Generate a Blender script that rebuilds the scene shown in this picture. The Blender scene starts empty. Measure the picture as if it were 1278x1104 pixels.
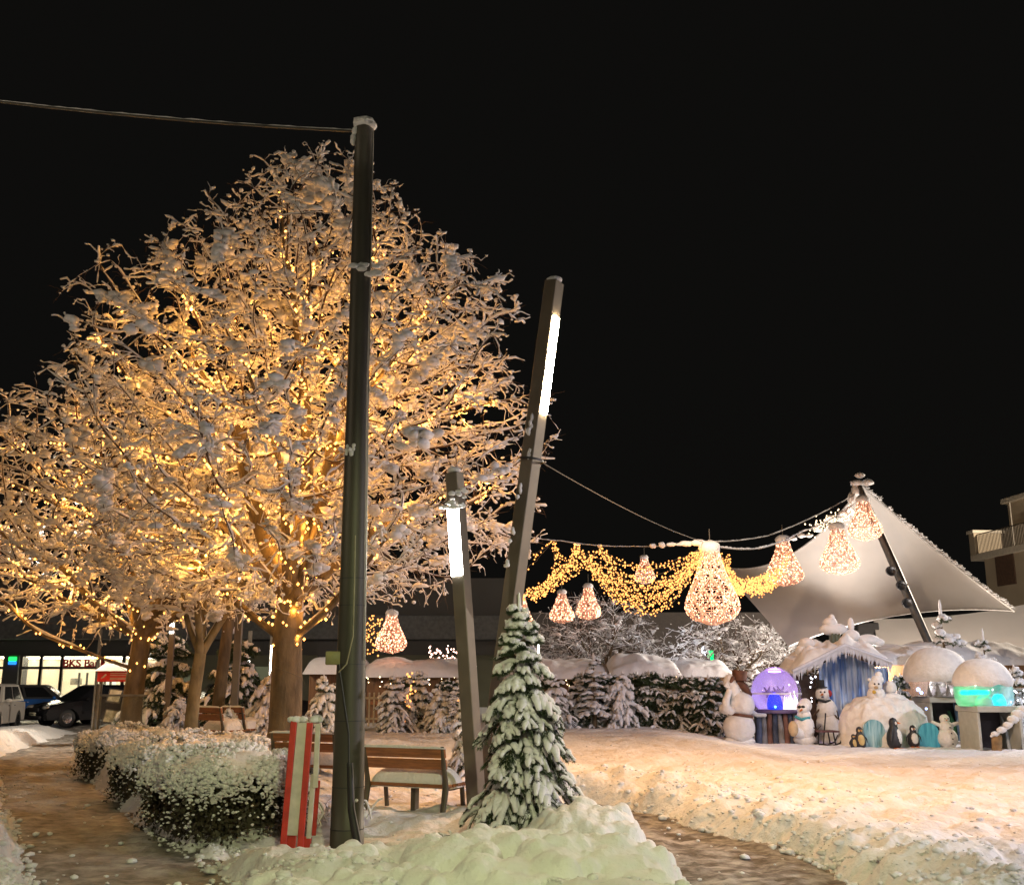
import bpy, math, random
import numpy as np
from mathutils import Vector, Matrix, kdtree

S = bpy.context.scene
C = S.collection
rng = np.random.default_rng(11)
random.seed(11)
PI = math.pi
F, PITCH, CAMZ = 1300.0, math.radians(12.9), 1.6
CP, SP = math.cos(PITCH), math.sin(PITCH)
UP = np.array([0, 0, 1.0])


def ray(px, py):
    u, v = (px - 639) / F, (552 - py) / F
    return np.array([u, CP - v * SP, SP + v * CP])


def at(px, py, Y):
    d = ray(px, py)
    return np.array([0, 0, CAMZ]) + d * (Y / d[1])


def gnd(px, py, z=0.0):
    d = ray(px, py)
    return np.array([0, 0, CAMZ]) + d * ((z - CAMZ) / d[2])


def mpp(px, py, Y):
    return Y / ray(px, py)[1] / F


# ------------------------------------------------------------------ materials
MATS = {}


def mat(name, col, rough=0.6, metal=0.0, var=0.25, scale=6.0, bump=0.0, bscale=None, spec=0.5, col2=None, coat=0.0,
        detail=5.0, stretch=None, sheen=0.0):
    if name in MATS:
        return MATS[name]
    m = bpy.data.materials.new(name)
    m.use_nodes = True
    nt = m.node_tree
    b = nt.nodes['Principled BSDF']
    b.inputs['Roughness'].default_value = rough
    b.inputs['Metallic'].default_value = metal
    b.inputs['Specular IOR Level'].default_value = spec
    b.inputs['Coat Weight'].default_value = coat
    tc = nt.nodes.new('ShaderNodeTexCoord')
    src = tc.outputs['Object']
    if stretch:
        mp = nt.nodes.new('ShaderNodeMapping')
        mp.inputs['Scale'].default_value = stretch
        nt.links.new(src, mp.inputs['Vector'])
        src = mp.outputs['Vector']
    n = nt.nodes.new('ShaderNodeTexNoise')
    n.inputs['Scale'].default_value = scale
    n.inputs['Detail'].default_value = detail
    nt.links.new(src, n.inputs['Vector'])
    r = nt.nodes.new('ShaderNodeValToRGB')
    r.color_ramp.elements[0].position = 0.32
    r.color_ramp.elements[1].position = 0.68
    c2 = col2 if col2 else tuple(min(1, c * (1 + var)) for c in col)
    c1 = col if col2 else tuple(c * (1 - var) for c in col)
    r.color_ramp.elements[0].color = (*c1, 1)
    r.color_ramp.elements[1].color = (*c2, 1)
    nt.links.new(n.outputs['Fac'], r.inputs['Fac'])
    nt.links.new(r.outputs['Color'], b.inputs['Base Color'])
    if bump:
        n2 = nt.nodes.new('ShaderNodeTexNoise')
        n2.inputs['Scale'].default_value = bscale or scale * 4
        n2.inputs['Detail'].default_value = 6
        nt.links.new(src, n2.inputs['Vector'])
        bp = nt.nodes.new('ShaderNodeBump')
        bp.inputs['Strength'].default_value = 1.0
        bp.inputs['Distance'].default_value = bump
        nt.links.new(n2.outputs['Fac'], bp.inputs['Height'])
        nt.links.new(bp.outputs['Normal'], b.inputs['Normal'])
    MATS[name] = m
    return m


def emit(name, col, strength):
    if name in MATS:
        return MATS[name]
    m = bpy.data.materials.new(name)
    m.use_nodes = True
    nt = m.node_tree
    nt.nodes.remove(nt.nodes['Principled BSDF'])
    e = nt.nodes.new('ShaderNodeEmission')
    e.inputs['Color'].default_value = (*col, 1)
    e.inputs['Strength'].default_value = strength
    nt.links.new(e.outputs[0], nt.nodes['Material Output'].inputs['Surface'])
    MATS[name] = m
    return m


def clear(name, col, amount, rough=0.05, diff=0.15):
    """thin see-through sheet: mostly transparent, some milky scatter, some gloss"""
    if name in MATS:
        return MATS[name]
    m = bpy.data.materials.new(name)
    m.use_nodes = True
    nt = m.node_tree
    nt.nodes.remove(nt.nodes['Principled BSDF'])
    t = nt.nodes.new('ShaderNodeBsdfTransparent')
    t.inputs['Color'].default_value = (*col, 1)
    g = nt.nodes.new('ShaderNodeBsdfGlossy')
    g.inputs['Roughness'].default_value = rough
    d = nt.nodes.new('ShaderNodeBsdfTranslucent')
    d.inputs['Color'].default_value = (0.8, 0.8, 0.8, 1)
    m1 = nt.nodes.new('ShaderNodeMixShader')
    m1.inputs[0].default_value = diff
    m2 = nt.nodes.new('ShaderNodeMixShader')
    m2.inputs[0].default_value = 1 - amount
    nt.links.new(t.outputs[0], m1.inputs[1])
    nt.links.new(d.outputs[0], m1.inputs[2])
    nt.links.new(m1.outputs[0], m2.inputs[1])
    nt.links.new(g.outputs[0], m2.inputs[2])
    nt.links.new(m2.outputs[0], nt.nodes['Material Output'].inputs['Surface'])
    MATS[name] = m
    return m


SNOW = mat('fresh_snow', (0.80, 0.80, 0.82), 0.75, var=0.04, scale=5, bump=0.02, bscale=24, spec=0.25)
SNOWT = mat('branch_snow', (0.76, 0.76, 0.78), 0.8, var=0.07, scale=9, bump=0.012, bscale=30, spec=0.2)
SNOWG = mat('ground_snow', (0.74, 0.74, 0.76), 0.8, var=0.07, scale=1.1, bump=0.045, bscale=11, spec=0.2)
BARK = mat('bark', (0.115, 0.085, 0.050), 0.9, var=0.45, scale=7, bump=0.02, bscale=18, stretch=(1, 1, 0.35))
BARKP = mat('pale_bark', (0.17, 0.135, 0.075), 0.9, var=0.4, scale=6, bump=0.02, bscale=16, stretch=(1, 1, 0.5))
TWIG = mat('twig_bark', (0.065, 0.034, 0.016), 0.85, var=0.3, scale=8)
NEEDLE = mat('fir_needles', (0.035, 0.060, 0.022), 0.6, var=0.45, scale=14)
LEAF = mat('hedge_leaves', (0.050, 0.042, 0.022), 0.6, var=0.5, scale=12)
WOOD = mat('bench_wood', (0.26, 0.10, 0.035), 0.55, var=0.3, scale=5, bump=0.004, bscale=20, stretch=(1, 8, 8))
HUTW = mat('hut_planks', (0.17, 0.085, 0.035), 0.7, var=0.35, scale=4, bump=0.006, stretch=(7, 7, 0.6))
IRON = mat('painted_iron', (0.09, 0.075, 0.055), 0.5, metal=0.3, var=0.25, scale=6)
POLEM = mat('mast_steel', (0.060, 0.056, 0.044), 0.5, metal=0.15, var=0.25, scale=2.2, bump=0.001, stretch=(1, 1, 0.3))
LAMPB = mat('lamp_casing', (0.135, 0.115, 0.090), 0.5, metal=0.2, var=0.15, scale=3)
DARK = mat('dark_plastic', (0.02, 0.02, 0.022), 0.5, var=0.2)
REDP = mat('red_paint', (0.50, 0.035, 0.022), 0.5, var=0.25, scale=7, bump=0.001)
WHITEP = mat('worn_white_paint', (0.58, 0.55, 0.48), 0.6, var=0.16, scale=7, bump=0.002)
ASPH = mat('wet_road', (0.05, 0.05, 0.05), 0.35, var=0.4, scale=1.2, bump=0.006)
WIRE = mat('wire', (0.07, 0.06, 0.045), 0.6)
CHROME = mat('chrome', (0.7, 0.7, 0.7), 0.2, metal=1.0, var=0.05)
RUBBER = mat('tyre_rubber', (0.02, 0.02, 0.02), 0.8, var=0.2)
CARGLASS = mat('car_window_glass', (0.012, 0.013, 0.015), 0.08, var=0.1, spec=0.6)
BULB = emit('warm_bulb', (1.0, 0.38, 0.095), 3.2)
BULBT = emit('tree_bulb', (1.0, 0.42, 0.09), 7)
BULBP = emit('rose_bulb', (1.0, 0.47, 0.28), 5)
BULBW = emit('white_bulb', (0.9, 0.92, 1.0), 16)


# ------------------------------------------------------------------ mesh building
class MB:
    def __init__(s):
        s.V, s.L, s.N, s.M, s.SM = [], [], [], [], []
        s.n = 0

    def add(s, v, f, m=0, smooth=True):
        v = np.asarray(v, dtype=np.float64).reshape(-1, 3)
        if isinstance(f, np.ndarray) and f.ndim == 2:
            s.L.append((f + s.n).ravel())
            s.N.append(np.full(len(f), f.shape[1]))
            k = len(f)
        else:
            k = len(f)
            s.L.append(np.array([i + s.n for q in f for i in q], dtype=np.int64))
            s.N.append(np.array([len(q) for q in f], dtype=np.int64))
        s.M.append(np.full(k, m))
        s.SM.append(np.full(k, smooth))
        s.V.append(v)
        s.n += len(v)
        return s

    def build(s, name, mats, parent=None, loc=None, rz=0.0, kind=None):
        me = bpy.data.meshes.new(name)
        V = np.concatenate(s.V)
        L = np.concatenate(s.L).astype(np.int32)
        N = np.concatenate(s.N).astype(np.int32)
        me.vertices.add(len(V))
        me.vertices.foreach_set('co', V.astype(np.float32).ravel())
        me.loops.add(len(L))
        me.loops.foreach_set('vertex_index', L)
        me.polygons.add(len(N))
        st = np.concatenate([[0], np.cumsum(N)[:-1]]).astype(np.int32)
        me.polygons.foreach_set('loop_start', st)
        mats = mats if isinstance(mats, (list, tuple)) else [mats]
        for m in mats:
            me.materials.append(m)
        me.polygons.foreach_set('material_index', np.concatenate(s.M).astype(np.int32))
        me.polygons.foreach_set('use_smooth', np.concatenate(s.SM).astype(bool))
        me.update(calc_edges=True)
        me.validate()
        o = bpy.data.objects.new(name, me)
        C.objects.link(o)
        if parent:
            o.parent = parent
        if loc is not None:
            o.location = loc
        o.rotation_euler.z = rz
        if kind:
            o['kind'] = kind
        return o


def tag(o, label, cat, group=None):
    o['label'] = label
    o['category'] = cat
    if group:
        o['group'] = group
    return o


def thing(name, label, cat, loc=(0, 0, 0), rz=0.0, group=None):
    o = bpy.data.objects.new(name, None)
    o.empty_display_size = 0.2
    C.objects.link(o)
    o.location = loc
    o.rotation_euler.z = rz
    return tag(o, label, cat, group)


def copy_tree(o, parent=None):
    c = o.copy()
    C.objects.link(c)
    if parent:
        c.parent = parent
    for ch in list(o.children):
        copy_tree(ch, c)
    return c


def box(c, h, b=0.0, R=None):
    """box with half sizes h and chamfer b -> verts, faces"""
    c = np.asarray(c, float)
    h = np.asarray(h, float)
    if b <= 0:
        sg = np.array([[x, y, z] for x in (-1, 1) for y in (-1, 1) for z in (-1, 1)], float)
        v = sg * h
        f = np.array([[0, 1, 3, 2], [4, 6, 7, 5], [0, 4, 5, 1], [2, 3, 7, 6], [0, 2, 6, 4], [1, 5, 7, 3]])
    else:
        v, idx = [], {}
        for x in (-1, 1):
            for y in (-1, 1):
                for z in (-1, 1):
                    for a in range(3):
                        q = np.array([x, y, z], float) * (h - b)
                        q[a] = (x, y, z)[a] * h[a]
                        idx[(x, y, z, a)] = len(v)
                        v.append(q)
        v = np.array(v)
        f = []
        for a in range(3):
            p, q = (a + 1) % 3, (a + 2) % 3
            for s_ in (-1, 1):
                def k(i, j, ax=a):
                    t = [0, 0, 0]
                    t[a], t[p], t[q] = s_, i, j
                    return idx[(*t, ax)]
                f.append([k(-1, -1), k(1, -1), k(1, 1), k(-1, 1)])
        for a in range(3):
            p, q = (a + 1) % 3, (a + 2) % 3
            for i in (-1, 1):
                for j in (-1, 1):
                    def k2(s_, ax):
                        t = [0, 0, 0]
                        t[a], t[p], t[q] = s_, i, j
                        return idx[(*t, ax)]
                    f.append([k2(-1, p), k2(1, p), k2(1, q), k2(-1, q)])
        for x in (-1, 1):
            for y in (-1, 1):
                for z in (-1, 1):
                    f.append([idx[(x, y, z, 0)], idx[(x, y, z, 1)], idx[(x, y, z, 2)]])
        g = []
        for q in f:   # outward winding
            P = v[q]
            n = np.cross(P[1] - P[0], P[2] - P[0])
            g.append(q if n @ P.mean(0) > 0 else q[::-1])
        f = g
    if R is not None:
        v = v @ np.asarray(R).T
    return v + c, f


def rotz(a):
    c, s = math.cos(a), math.sin(a)
    return np.array([[c, -s, 0], [s, c, 0], [0, 0, 1.0]])


def roty(a):
    c, s = math.cos(a), math.sin(a)
    return np.array([[c, 0, s], [0, 1, 0], [-s, 0, c]])


def rotx(a):
    c, s = math.cos(a), math.sin(a)
    return np.array([[1, 0, 0], [0, c, -s], [0, s, c]])


def norm(a):
    return a / np.maximum(np.linalg.norm(a, axis=-1, keepdims=True), 1e-9)


def frames(P):
    T = norm(np.gradient(P, axis=-2))
    d = norm(P[..., -1, :] - P[..., 0, :])
    ref = np.where(np.abs(d[..., 2:3]) > 0.92, np.array([1.0, 0.05, 0]), UP)[..., None, :]
    Sd = norm(np.cross(T, np.broadcast_to(ref, T.shape)))
    U = np.cross(Sd, T)
    return T, Sd, U


def tubes(P, R, sides=5, sq=1.0, lift=None, cap=False, phase=0.0):
    """P (m,n,3) polylines, R (m,n) radii -> verts, faces"""
    P = np.asarray(P, float)
    if P.ndim == 2:
        P = P[None]
    m, n, _ = P.shape
    R = np.broadcast_to(np.asarray(R, float), (m, n))
    T, Sd, U = frames(P)
    Q = P if lift is None else P + np.where(np.abs(U[..., 2:3]) > 0.2, U * np.sign(U[..., 2:3]), UP) * lift[..., None]
    a = np.arange(sides) / sides * 2 * PI + phase
    ca, sa = np.cos(a), np.sin(a) * sq
    V = Q[:, :, None, :] + R[:, :, None, None] * (ca[:, None] * Sd[:, :, None, :] + sa[:, None] * U[:, :, None, :])
    base = (np.arange(m) * n * sides)[:, None, None]
    i = np.arange(n - 1)[None, :, None] * sides
    j = np.arange(sides)[None, None, :]
    j2 = (j + 1) % sides
    Fq = np.stack([base + i + j, base + i + sides + j, base + i + sides + j2, base + i + j2], -1).reshape(-1, 4)
    V = V.reshape(-1, 3)
    if cap:
        f = [list(q) for q in Fq]
        for k in range(m):
            b0 = k * n * sides
            f.append([b0 + x for x in range(sides)][::-1])
            f.append([b0 + (n - 1) * sides + x for x in range(sides)][::-1][::-1])
        return V, f
    return V, Fq


_ICO = {}


def ico(sub):
    if sub not in _ICO:
        import bmesh
        bm = bmesh.new()
        bmesh.ops.create_icosphere(bm, subdivisions=sub, radius=1.0)
        v = np.array([q.co[:] for q in bm.verts])
        f = np.array([[x.index for x in q.verts] for q in bm.faces])
        bm.free()
        _ICO[sub] = (v, f)
    return _ICO[sub]


def blobs(c, s, sub=1, jit=0.12, rot=True, tilt=None):
    """many squashed lumps at c (m,3) with half sizes s (m,3)"""
    c = np.asarray(c, float).reshape(-1, 3)
    m = len(c)
    s = np.broadcast_to(np.asarray(s, float), (m, 3))
    v, f = ico(sub)
    n = len(v)
    V = v[None] * (1 + jit * rng.standard_normal((m, n, 1)).clip(-2, 2))
    V = V * s[:, None, :]
    if rot:
        a = rng.uniform(0, 2 * PI, m)
        ca, sa = np.cos(a)[:, None], np.sin(a)[:, None]
        V = np.stack([V[..., 0] * ca - V[..., 1] * sa, V[..., 0] * sa + V[..., 1] * ca, V[..., 2]], -1)
    V = V + c[:, None, :]
    return V.reshape(-1, 3), (f[None] + (np.arange(m) * n)[:, None, None]).reshape(-1, 3)


_OV = np.array([[1, 0, 0], [-1, 0, 0], [0, 1, 0], [0, -1, 0], [0, 0, 1], [0, 0, -1]], float)
_OF = np.array([[0, 2, 4], [2, 1, 4], [1, 3, 4], [3, 0, 4], [2, 0, 5], [1, 2, 5], [3, 1, 5], [0, 3, 5]])


def bulbs(c, r):
    c = np.asarray(c, float).reshape(-1, 3)
    m = len(c)
    r = np.broadcast_to(np.asarray(r, float), (m,))
    V = _OV[None] * r[:, None, None] * np.array([1, 1, 1.2]) + c[:, None, :]
    return V.reshape(-1, 3), (_OF[None] + (np.arange(m) * 6)[:, None, None]).reshape(-1, 3)


def lathe(prof, seg=24, c=(0, 0, 0), sx=1.0, sy=1.0, M=None, a0=0.0, a1=2 * PI):
    prof = np.asarray(prof, float)
    full = abs(a1 - a0 - 2 * PI) < 1e-6
    k = seg if full else seg + 1
    a = a0 + (a1 - a0) * np.arange(k) / seg
    V = np.stack([prof[:, None, 0] * np.cos(a) * sx, prof[:, None, 0] * np.sin(a) * sy,
                  np.repeat(prof[:, 1:2], k, 1)], -1).reshape(-1, 3)
    f = []
    for i in range(len(prof) - 1):
        for j in range(seg):
            j2 = (j + 1) % k
            f.append([i * k + j, i * k + j2, (i + 1) * k + j2, (i + 1) * k + j])
    if M is not None:
        V = V @ np.asarray(M).T
    return V + np.asarray(c, float), f


def ball_prof(r, h, n=10, t0=0.0, t1=PI):
    t = np.linspace(t0, t1, n)
    return np.stack([np.maximum(r * np.sin(t), 1e-4), -h * np.cos(t)], -1)


def prism(out, th, M=None, c=(0, 0, 0)):
    """2D outline (x,z) given thickness th along y"""
    o = np.asarray(out, float)
    n = len(o)
    V = np.concatenate([np.stack([o[:, 0], np.full(n, -th / 2), o[:, 1]], -1),
                        np.stack([o[:, 0], np.full(n, th / 2), o[:, 1]], -1)])
    f = [list(range(n)), list(range(2 * n - 1, n - 1, -1))]
    f += [[i, n + i, n + (i + 1) % n, (i + 1) % n] for i in range(n)]
    if M is not None:
        V = V @ np.asarray(M).T
    return V + np.asarray(c, float), f


# smooth value noise in numpy
_NT = rng.random((256, 256))


def vnoise(x, y, sc, seed=0):
    x = np.asarray(x, float) / sc + 37.7 * seed + 1000
    y = np.asarray(y, float) / sc + 91.3 * seed + 1000
    xi, yi = np.floor(x).astype(int), np.floor(y).astype(int)
    fx, fy = x - xi, y - yi
    fx, fy = fx * fx * (3 - 2 * fx), fy * fy * (3 - 2 * fy)
    g = lambda a, b: _NT[a % 256, b % 256]
    return (g(xi, yi) * (1 - fx) + g(xi + 1, yi) * fx) * (1 - fy) + (g(xi, yi + 1) * (1 - fx) + g(xi + 1, yi + 1) * fx) * fy


def fbm(x, y, sc, o=3, seed=0):
    t, a, w = 0, 1.0, 0
    for k in range(o):
        t = t + a * (vnoise(x, y, sc / 2 ** k, seed + k) - 0.5)
        w += a
        a *= 0.55
    return t / w * 2


def snow_slab(p00, p10, p11, p01, th, nu=24, nv=10, over=0.06, seed=0, rough=0.25, edge=5):
    """rounded blanket of snow lying on the quad p00 p10 p11 p01"""
    p00, p10, p11, p01 = [np.asarray(p, float) for p in (p00, p10, p11, p01)]
    u = np.linspace(0, 1, nu)[:, None]
    v = np.linspace(0, 1, nv)[None, :]
    uu, vv = np.broadcast_to(u, (nu, nv)), np.broadcast_to(v, (nu, nv))
    lu = np.linalg.norm(p10 - p00)
    lv = np.linalg.norm(p01 - p00)
    us, vs = (uu - 0.5) * (1 + 2 * over / lu) + 0.5, (vv - 0.5) * (1 + 2 * over / lv) + 0.5
    us = us + 0.03 * fbm(vv * lv * 1.0, uu * lu, 0.3, 2, seed + 5) * min(1, 0.5 / lu)
    P = (p00 * ((1 - us) * (1 - vs))[..., None] + p10 * (us * (1 - vs))[..., None]
         + p11 * (us * vs)[..., None] + p01 * ((1 - us) * vs)[..., None])
    e = (1 - np.abs(2 * uu - 1) ** edge) ** 0.6 * (1 - np.abs(2 * vv - 1) ** edge) ** 0.6
    n = fbm(uu * lu, vv * lv, max(0.25, th * 2.2), 3, seed)
    P = P.copy()
    P[..., 2] += e * th * (1 + rough * n * 2) - (1 - e) * th * 0.25
    V = P.reshape(-1, 3)
    i = np.arange(nu - 1)[:, None] * nv
    j = np.arange(nv - 1)[None, :]
    f = np.stack([i + j, i + nv + j, i + nv + j + 1, i + j + 1], -1).reshape(-1, 4)
    return V, f


def poly_sd(x, y, poly):
    """signed distance to polygon, negative inside"""
    poly = np.asarray(poly, float)[:, :2]
    d = np.full(np.shape(x), 1e9)
    ins = np.zeros(np.shape(x), bool)
    n = len(poly)
    for i in range(n):
        a, b = poly[i], poly[(i + 1) % n]
        ex, ey = b - a
        wx, wy = x - a[0], y - a[1]
        t = np.clip((wx * ex + wy * ey) / (ex * ex + ey * ey + 1e-12), 0, 1)
        d = np.minimum(d, (wx - ex * t) ** 2 + (wy - ey * t) ** 2)
        c = ((a[1] > y) != (b[1] > y)) & (x < (b[0] - a[0]) * (y - a[1]) / (b[1] - a[1] + 1e-12) + a[0])
        ins ^= c
    d = np.sqrt(d)
    return np.where(ins, -d, d)


def sstep(x, a, b):
    t = np.clip((x - a) / (b - a), 0, 1)
    return t * t * (3 - 2 * t)


def lamp(name, loc, power, col, radius=0.15):
    l = bpy.data.lights.new(name, 'POINT')
    l.energy = power
    l.color = col
    l.shadow_soft_size = radius
    o = bpy.data.objects.new(name, l)
    C.objects.link(o)
    o.location = loc
    return o


GOLD = (1.0, 0.42, 0.07)
# ------------------------------------------------------------------ ground
path_l = [gnd(*p)[:2] for p in [(70, 1150), (42, 1085), (14, 1012), (0, 962), (-8, 948), (40, 930), (92, 912), (118, 899),
                                (123, 905), (106, 922), (84, 946), (100, 968), (142, 1000), (166, 1028), (226, 1066), (262, 1098), (300, 1150)]]
path_r = [gnd(*p)[:2] for p in [(722, 1001), (760, 1005), (812, 1016), (866, 1034), (960, 1056), (1030, 1084), (1066, 1110), (1110, 1160),
                                (870, 1160), (846, 1085), (800, 1048), (740, 1020)]]
road = [(-60, 34.0), (-15.8, 33.6), (-13.0, 38.3), (-6, 41.5), (6, 43.5), (6, 47.0), (-60, 47.0)]
bed = [(-3.0, 11.6), (-1.7, 11.2), (-1.9, 13.5), (-3.0, 19.0), (-3.6, 26), (-8.6, 26), (-8.4, 20.0), (-6.6, 17.5), (-5.0, 14.6)]


def ground_z(x, y):
    x, y = np.asarray(x, float), np.asarray(y, float)
    wob = 0.16 * fbm(x, y, 0.7, 3, 3)
    dl, dr = poly_sd(x, y, path_l) + wob, poly_sd(x, y, path_r) + wob
    dd = poly_sd(x, y, road) + wob
    d = np.minimum(np.minimum(dl, dr), dd)
    rt = sstep(x, 3.5, 6.5)
    plaza = 0.16 + 0.20 * sstep(y, 13, 23) * (1 - rt) - 0.10 * rt * sstep(y, 15, 22)
    out = plaza + 0.13 * np.exp(-((d - 0.75) / 0.45) ** 2)
    db = poly_sd(x, y, bed)
    out = out + 0.22 * sstep(-db, -0.3, 0.5)
    near = np.exp(-np.maximum(d, 0) / 2.2)
    out = out * (1 - 0.45 * sstep(y, 23, 30) * (1 - sstep(x, -8, -6)))
    rough = (0.09 * (1 - 0.6 * sstep(y, 21, 25)) * fbm(x, y, 1.4, 3, 9) + (0.025 + 0.14 * near) * fbm(x, y, 0.42, 3, 17)
             + 0.045 * near * np.maximum(fbm(x, y, 0.16, 2, 23), 0))
    far = sstep(y, 30, 45)
    flat = np.exp(-((x + 3.3) ** 2 + (y - 10.6) ** 2) / 0.9 ** 2) + np.exp(-((x + 1.75) ** 2 + (y - 10.5) ** 2) / 1.1 ** 2) + np.exp(-((x + 0.9) ** 2 + (y - 10.9) ** 2) / 0.8 ** 2)
    out = out * (1 - 0.85 * np.clip(flat, 0, 1))
    rough = rough + 0.055 * fbm(x, y, 0.24, 3, 61) * sstep(x, 0, 1.5) * (1 - sstep(y, 15, 19))
    rough = rough + 0.035 * fbm(x, y, 0.33, 3, 57) + 0.022 * np.maximum(fbm(x, y, 0.13, 2, 58), -0.2) * (1 - 0.6 * sstep(y, 15, 18) * (1 - sstep(x, 5, 9)))
    z = -0.10 + sstep(d, -0.05, 0.34) * (out + 0.10 + rough * (1 - far))
    return z


def gz(x, y):
    return float(ground_z(np.array([x]), np.array([y]))[0])


def axis(a0, a, b, b1, fine, k):
    l = a - np.cumsum(fine * 1.16 ** np.arange(1, 80))
    l = l[l > a0][::-1]
    r = b + np.cumsum(fine * 1.16 ** np.arange(1, 80))
    r = r[r < b1]
    return np.concatenate([[a0], l, np.arange(a, b, fine), r, [b1]])


def grid_mesh(xs, ys, Z, keep=None):
    X, Yg = np.meshgrid(xs, ys, indexing='ij')
    V = np.stack([X, Yg, Z], -1).reshape(-1, 3)
    n = len(ys)
    i = np.arange(len(xs) - 1)[:, None] * n
    j = np.arange(n - 1)[None, :]
    f = np.stack([i + j, i + n + j, i + n + j + 1, i + j + 1], -1).reshape(-1, 4)
    if keep is not None:
        f = f[keep.reshape(-1)[f].all(1)]
        us = np.unique(f)
        mp = np.zeros(len(V), int)
        mp[us] = np.arange(len(us))
        V, f = V[us], mp[f]
    return V, f


xs = axis(-160, -10.0, 13.0, 160, 0.05, 1)
ys = axis(-60, 7.0, 28.0, 260, 0.05, 1)
X, Yg = np.meshgrid(xs, ys, indexing='ij')
MB().add(*grid_mesh(xs, ys, ground_z(X, Yg))).build('snow_ground', SNOWG, kind='structure')

# loose clods of thrown snow along the shovelled edges and over the trodden plaza
g0 = np.random.default_rng(909)
n0 = 90000
cx_, cy_ = g0.uniform(-9.5, 12.5, n0), 7.2 + 15 * g0.random(n0) ** 1.6
dd_ = np.minimum(poly_sd(cx_, cy_, path_l), poly_sd(cx_, cy_, path_r))
pr_ = np.where(dd_ < 0, 0.014, np.exp(-dd_ / 0.7) * 0.6 + 0.05 * (cx_ > 1.0) * np.exp(-np.maximum(dd_ - 1, 0) / 4.5)) * (0.3 + 1.4 * vnoise(cx_, cy_, 0.8, 5))
kp = g0.random(n0) < pr_
cx_, cy_ = cx_[kp], cy_[kp]
s0 = g0.lognormal(-4.0, 0.5, len(cx_)).clip(0.008, 0.055)
cz_ = np.maximum(ground_z(cx_, cy_), 0.0) + s0 * 0.15
MB().add(*blobs(np.stack([cx_, cy_, cz_], -1), np.stack([s0 * 1.25, s0, s0 * 0.62], -1), 1, 0.12)).build('snow_clods', SNOWG, kind='stuff')

# trodden paths: slush over paving
def slush(name, wet, dry, sx, sy, ang, lo, hi):
    m = bpy.data.materials.new(name)
    m.use_nodes = True
    nt = m.node_tree
    b = nt.nodes['Principled BSDF']
    tc = nt.nodes.new('ShaderNodeTexCoord')
    mp = nt.nodes.new('ShaderNodeMapping')
    mp.inputs['Scale'].default_value = (sx, sy, 1)
    mp.inputs['Rotation'].default_value = (0, 0, ang)
    n = nt.nodes.new('ShaderNodeTexNoise')
    n.inputs['Scale'].default_value = 1.0
    n.inputs['Detail'].default_value = 9
    n.inputs['Roughness'].default_value = 0.62
    r = nt.nodes.new('ShaderNodeValToRGB')
    r.color_ramp.elements[0].position, r.color_ramp.elements[1].position = lo, hi
    r.color_ramp.elements[0].color, r.color_ramp.elements[1].color = (*wet, 1), (*dry, 1)
    rr = nt.nodes.new('ShaderNodeMapRange')
    rr.inputs['From Min'].default_value, rr.inputs['From Max'].default_value = lo, hi
    rr.inputs['To Min'].default_value, rr.inputs['To Max'].default_value = 0.6, 0.9
    n2 = nt.nodes.new('ShaderNodeTexNoise')
    n2.inputs['Scale'].default_value = 13
    n2.inputs['Detail'].default_value = 7
    bp = nt.nodes.new('ShaderNodeBump')
    bp.inputs['Distance'].default_value = 0.03
    nt.links.new(tc.outputs['Object'], mp.inputs['Vector'])
    nt.links.new(mp.outputs['Vector'], n.inputs['Vector'])
    nt.links.new(tc.outputs['Object'], n2.inputs['Vector'])
    nt.links.new(n.outputs['Fac'], r.inputs['Fac'])
    nt.links.new(n.outputs['Fac'], rr.inputs['Value'])
    nt.links.new(r.outputs['Color'], b.inputs['Base Color'])
    nt.links.new(rr.outputs['Result'], b.inputs['Roughness'])
    nt.links.new(n2.outputs['Fac'], bp.inputs['Height'])
    nt.links.new(bp.outputs['Normal'], b.inputs['Normal'])
    return m


def sheet(name, poly, m, step, amp):
    poly = np.asarray(poly)
    a, b = poly.min(0) - 0.5, poly.max(0) + 0.5
    a = np.maximum(a, [-30, 5.0])
    x_, y_ = np.arange(a[0], b[0], step), np.arange(a[1], b[1], step)
    X_, Y_ = np.meshgrid(x_, y_, indexing='ij')
    keep = poly_sd(X_, Y_, poly) < 0.32
    Z = 0.0 + amp * fbm(X_, Y_, 0.35, 3, 31) + 0.9 * amp * np.abs(fbm(X_, Y_, 0.16, 2, 41)) - 0.02
    return MB().add(*grid_mesh(x_, y_, Z, keep)).build(name, m, kind='structure')


sheet('footpath', path_l, slush('brown_slush', (0.105, 0.095, 0.085), (0.46, 0.43, 0.40), 3.2, 4.6, 0.3, 0.40, 0.66), 0.05, 0.035)
sheet('plaza_path', path_r, slush('grey_slush', (0.050, 0.046, 0.043), (0.42, 0.40, 0.38), 3.6, 5.0, -0.45, 0.42, 0.64), 0.05, 0.04)
xr, yr = np.arange(-40, 7, 0.5), np.arange(33, 47.6, 0.5)
Xr, Yr = np.meshgrid(xr, yr, indexing='ij')
MB().add(*grid_mesh(xr, yr, 0 * Xr - 0.03, poly_sd(Xr, Yr, road) < 0.7)).build('road', ASPH, kind='structure')


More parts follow.
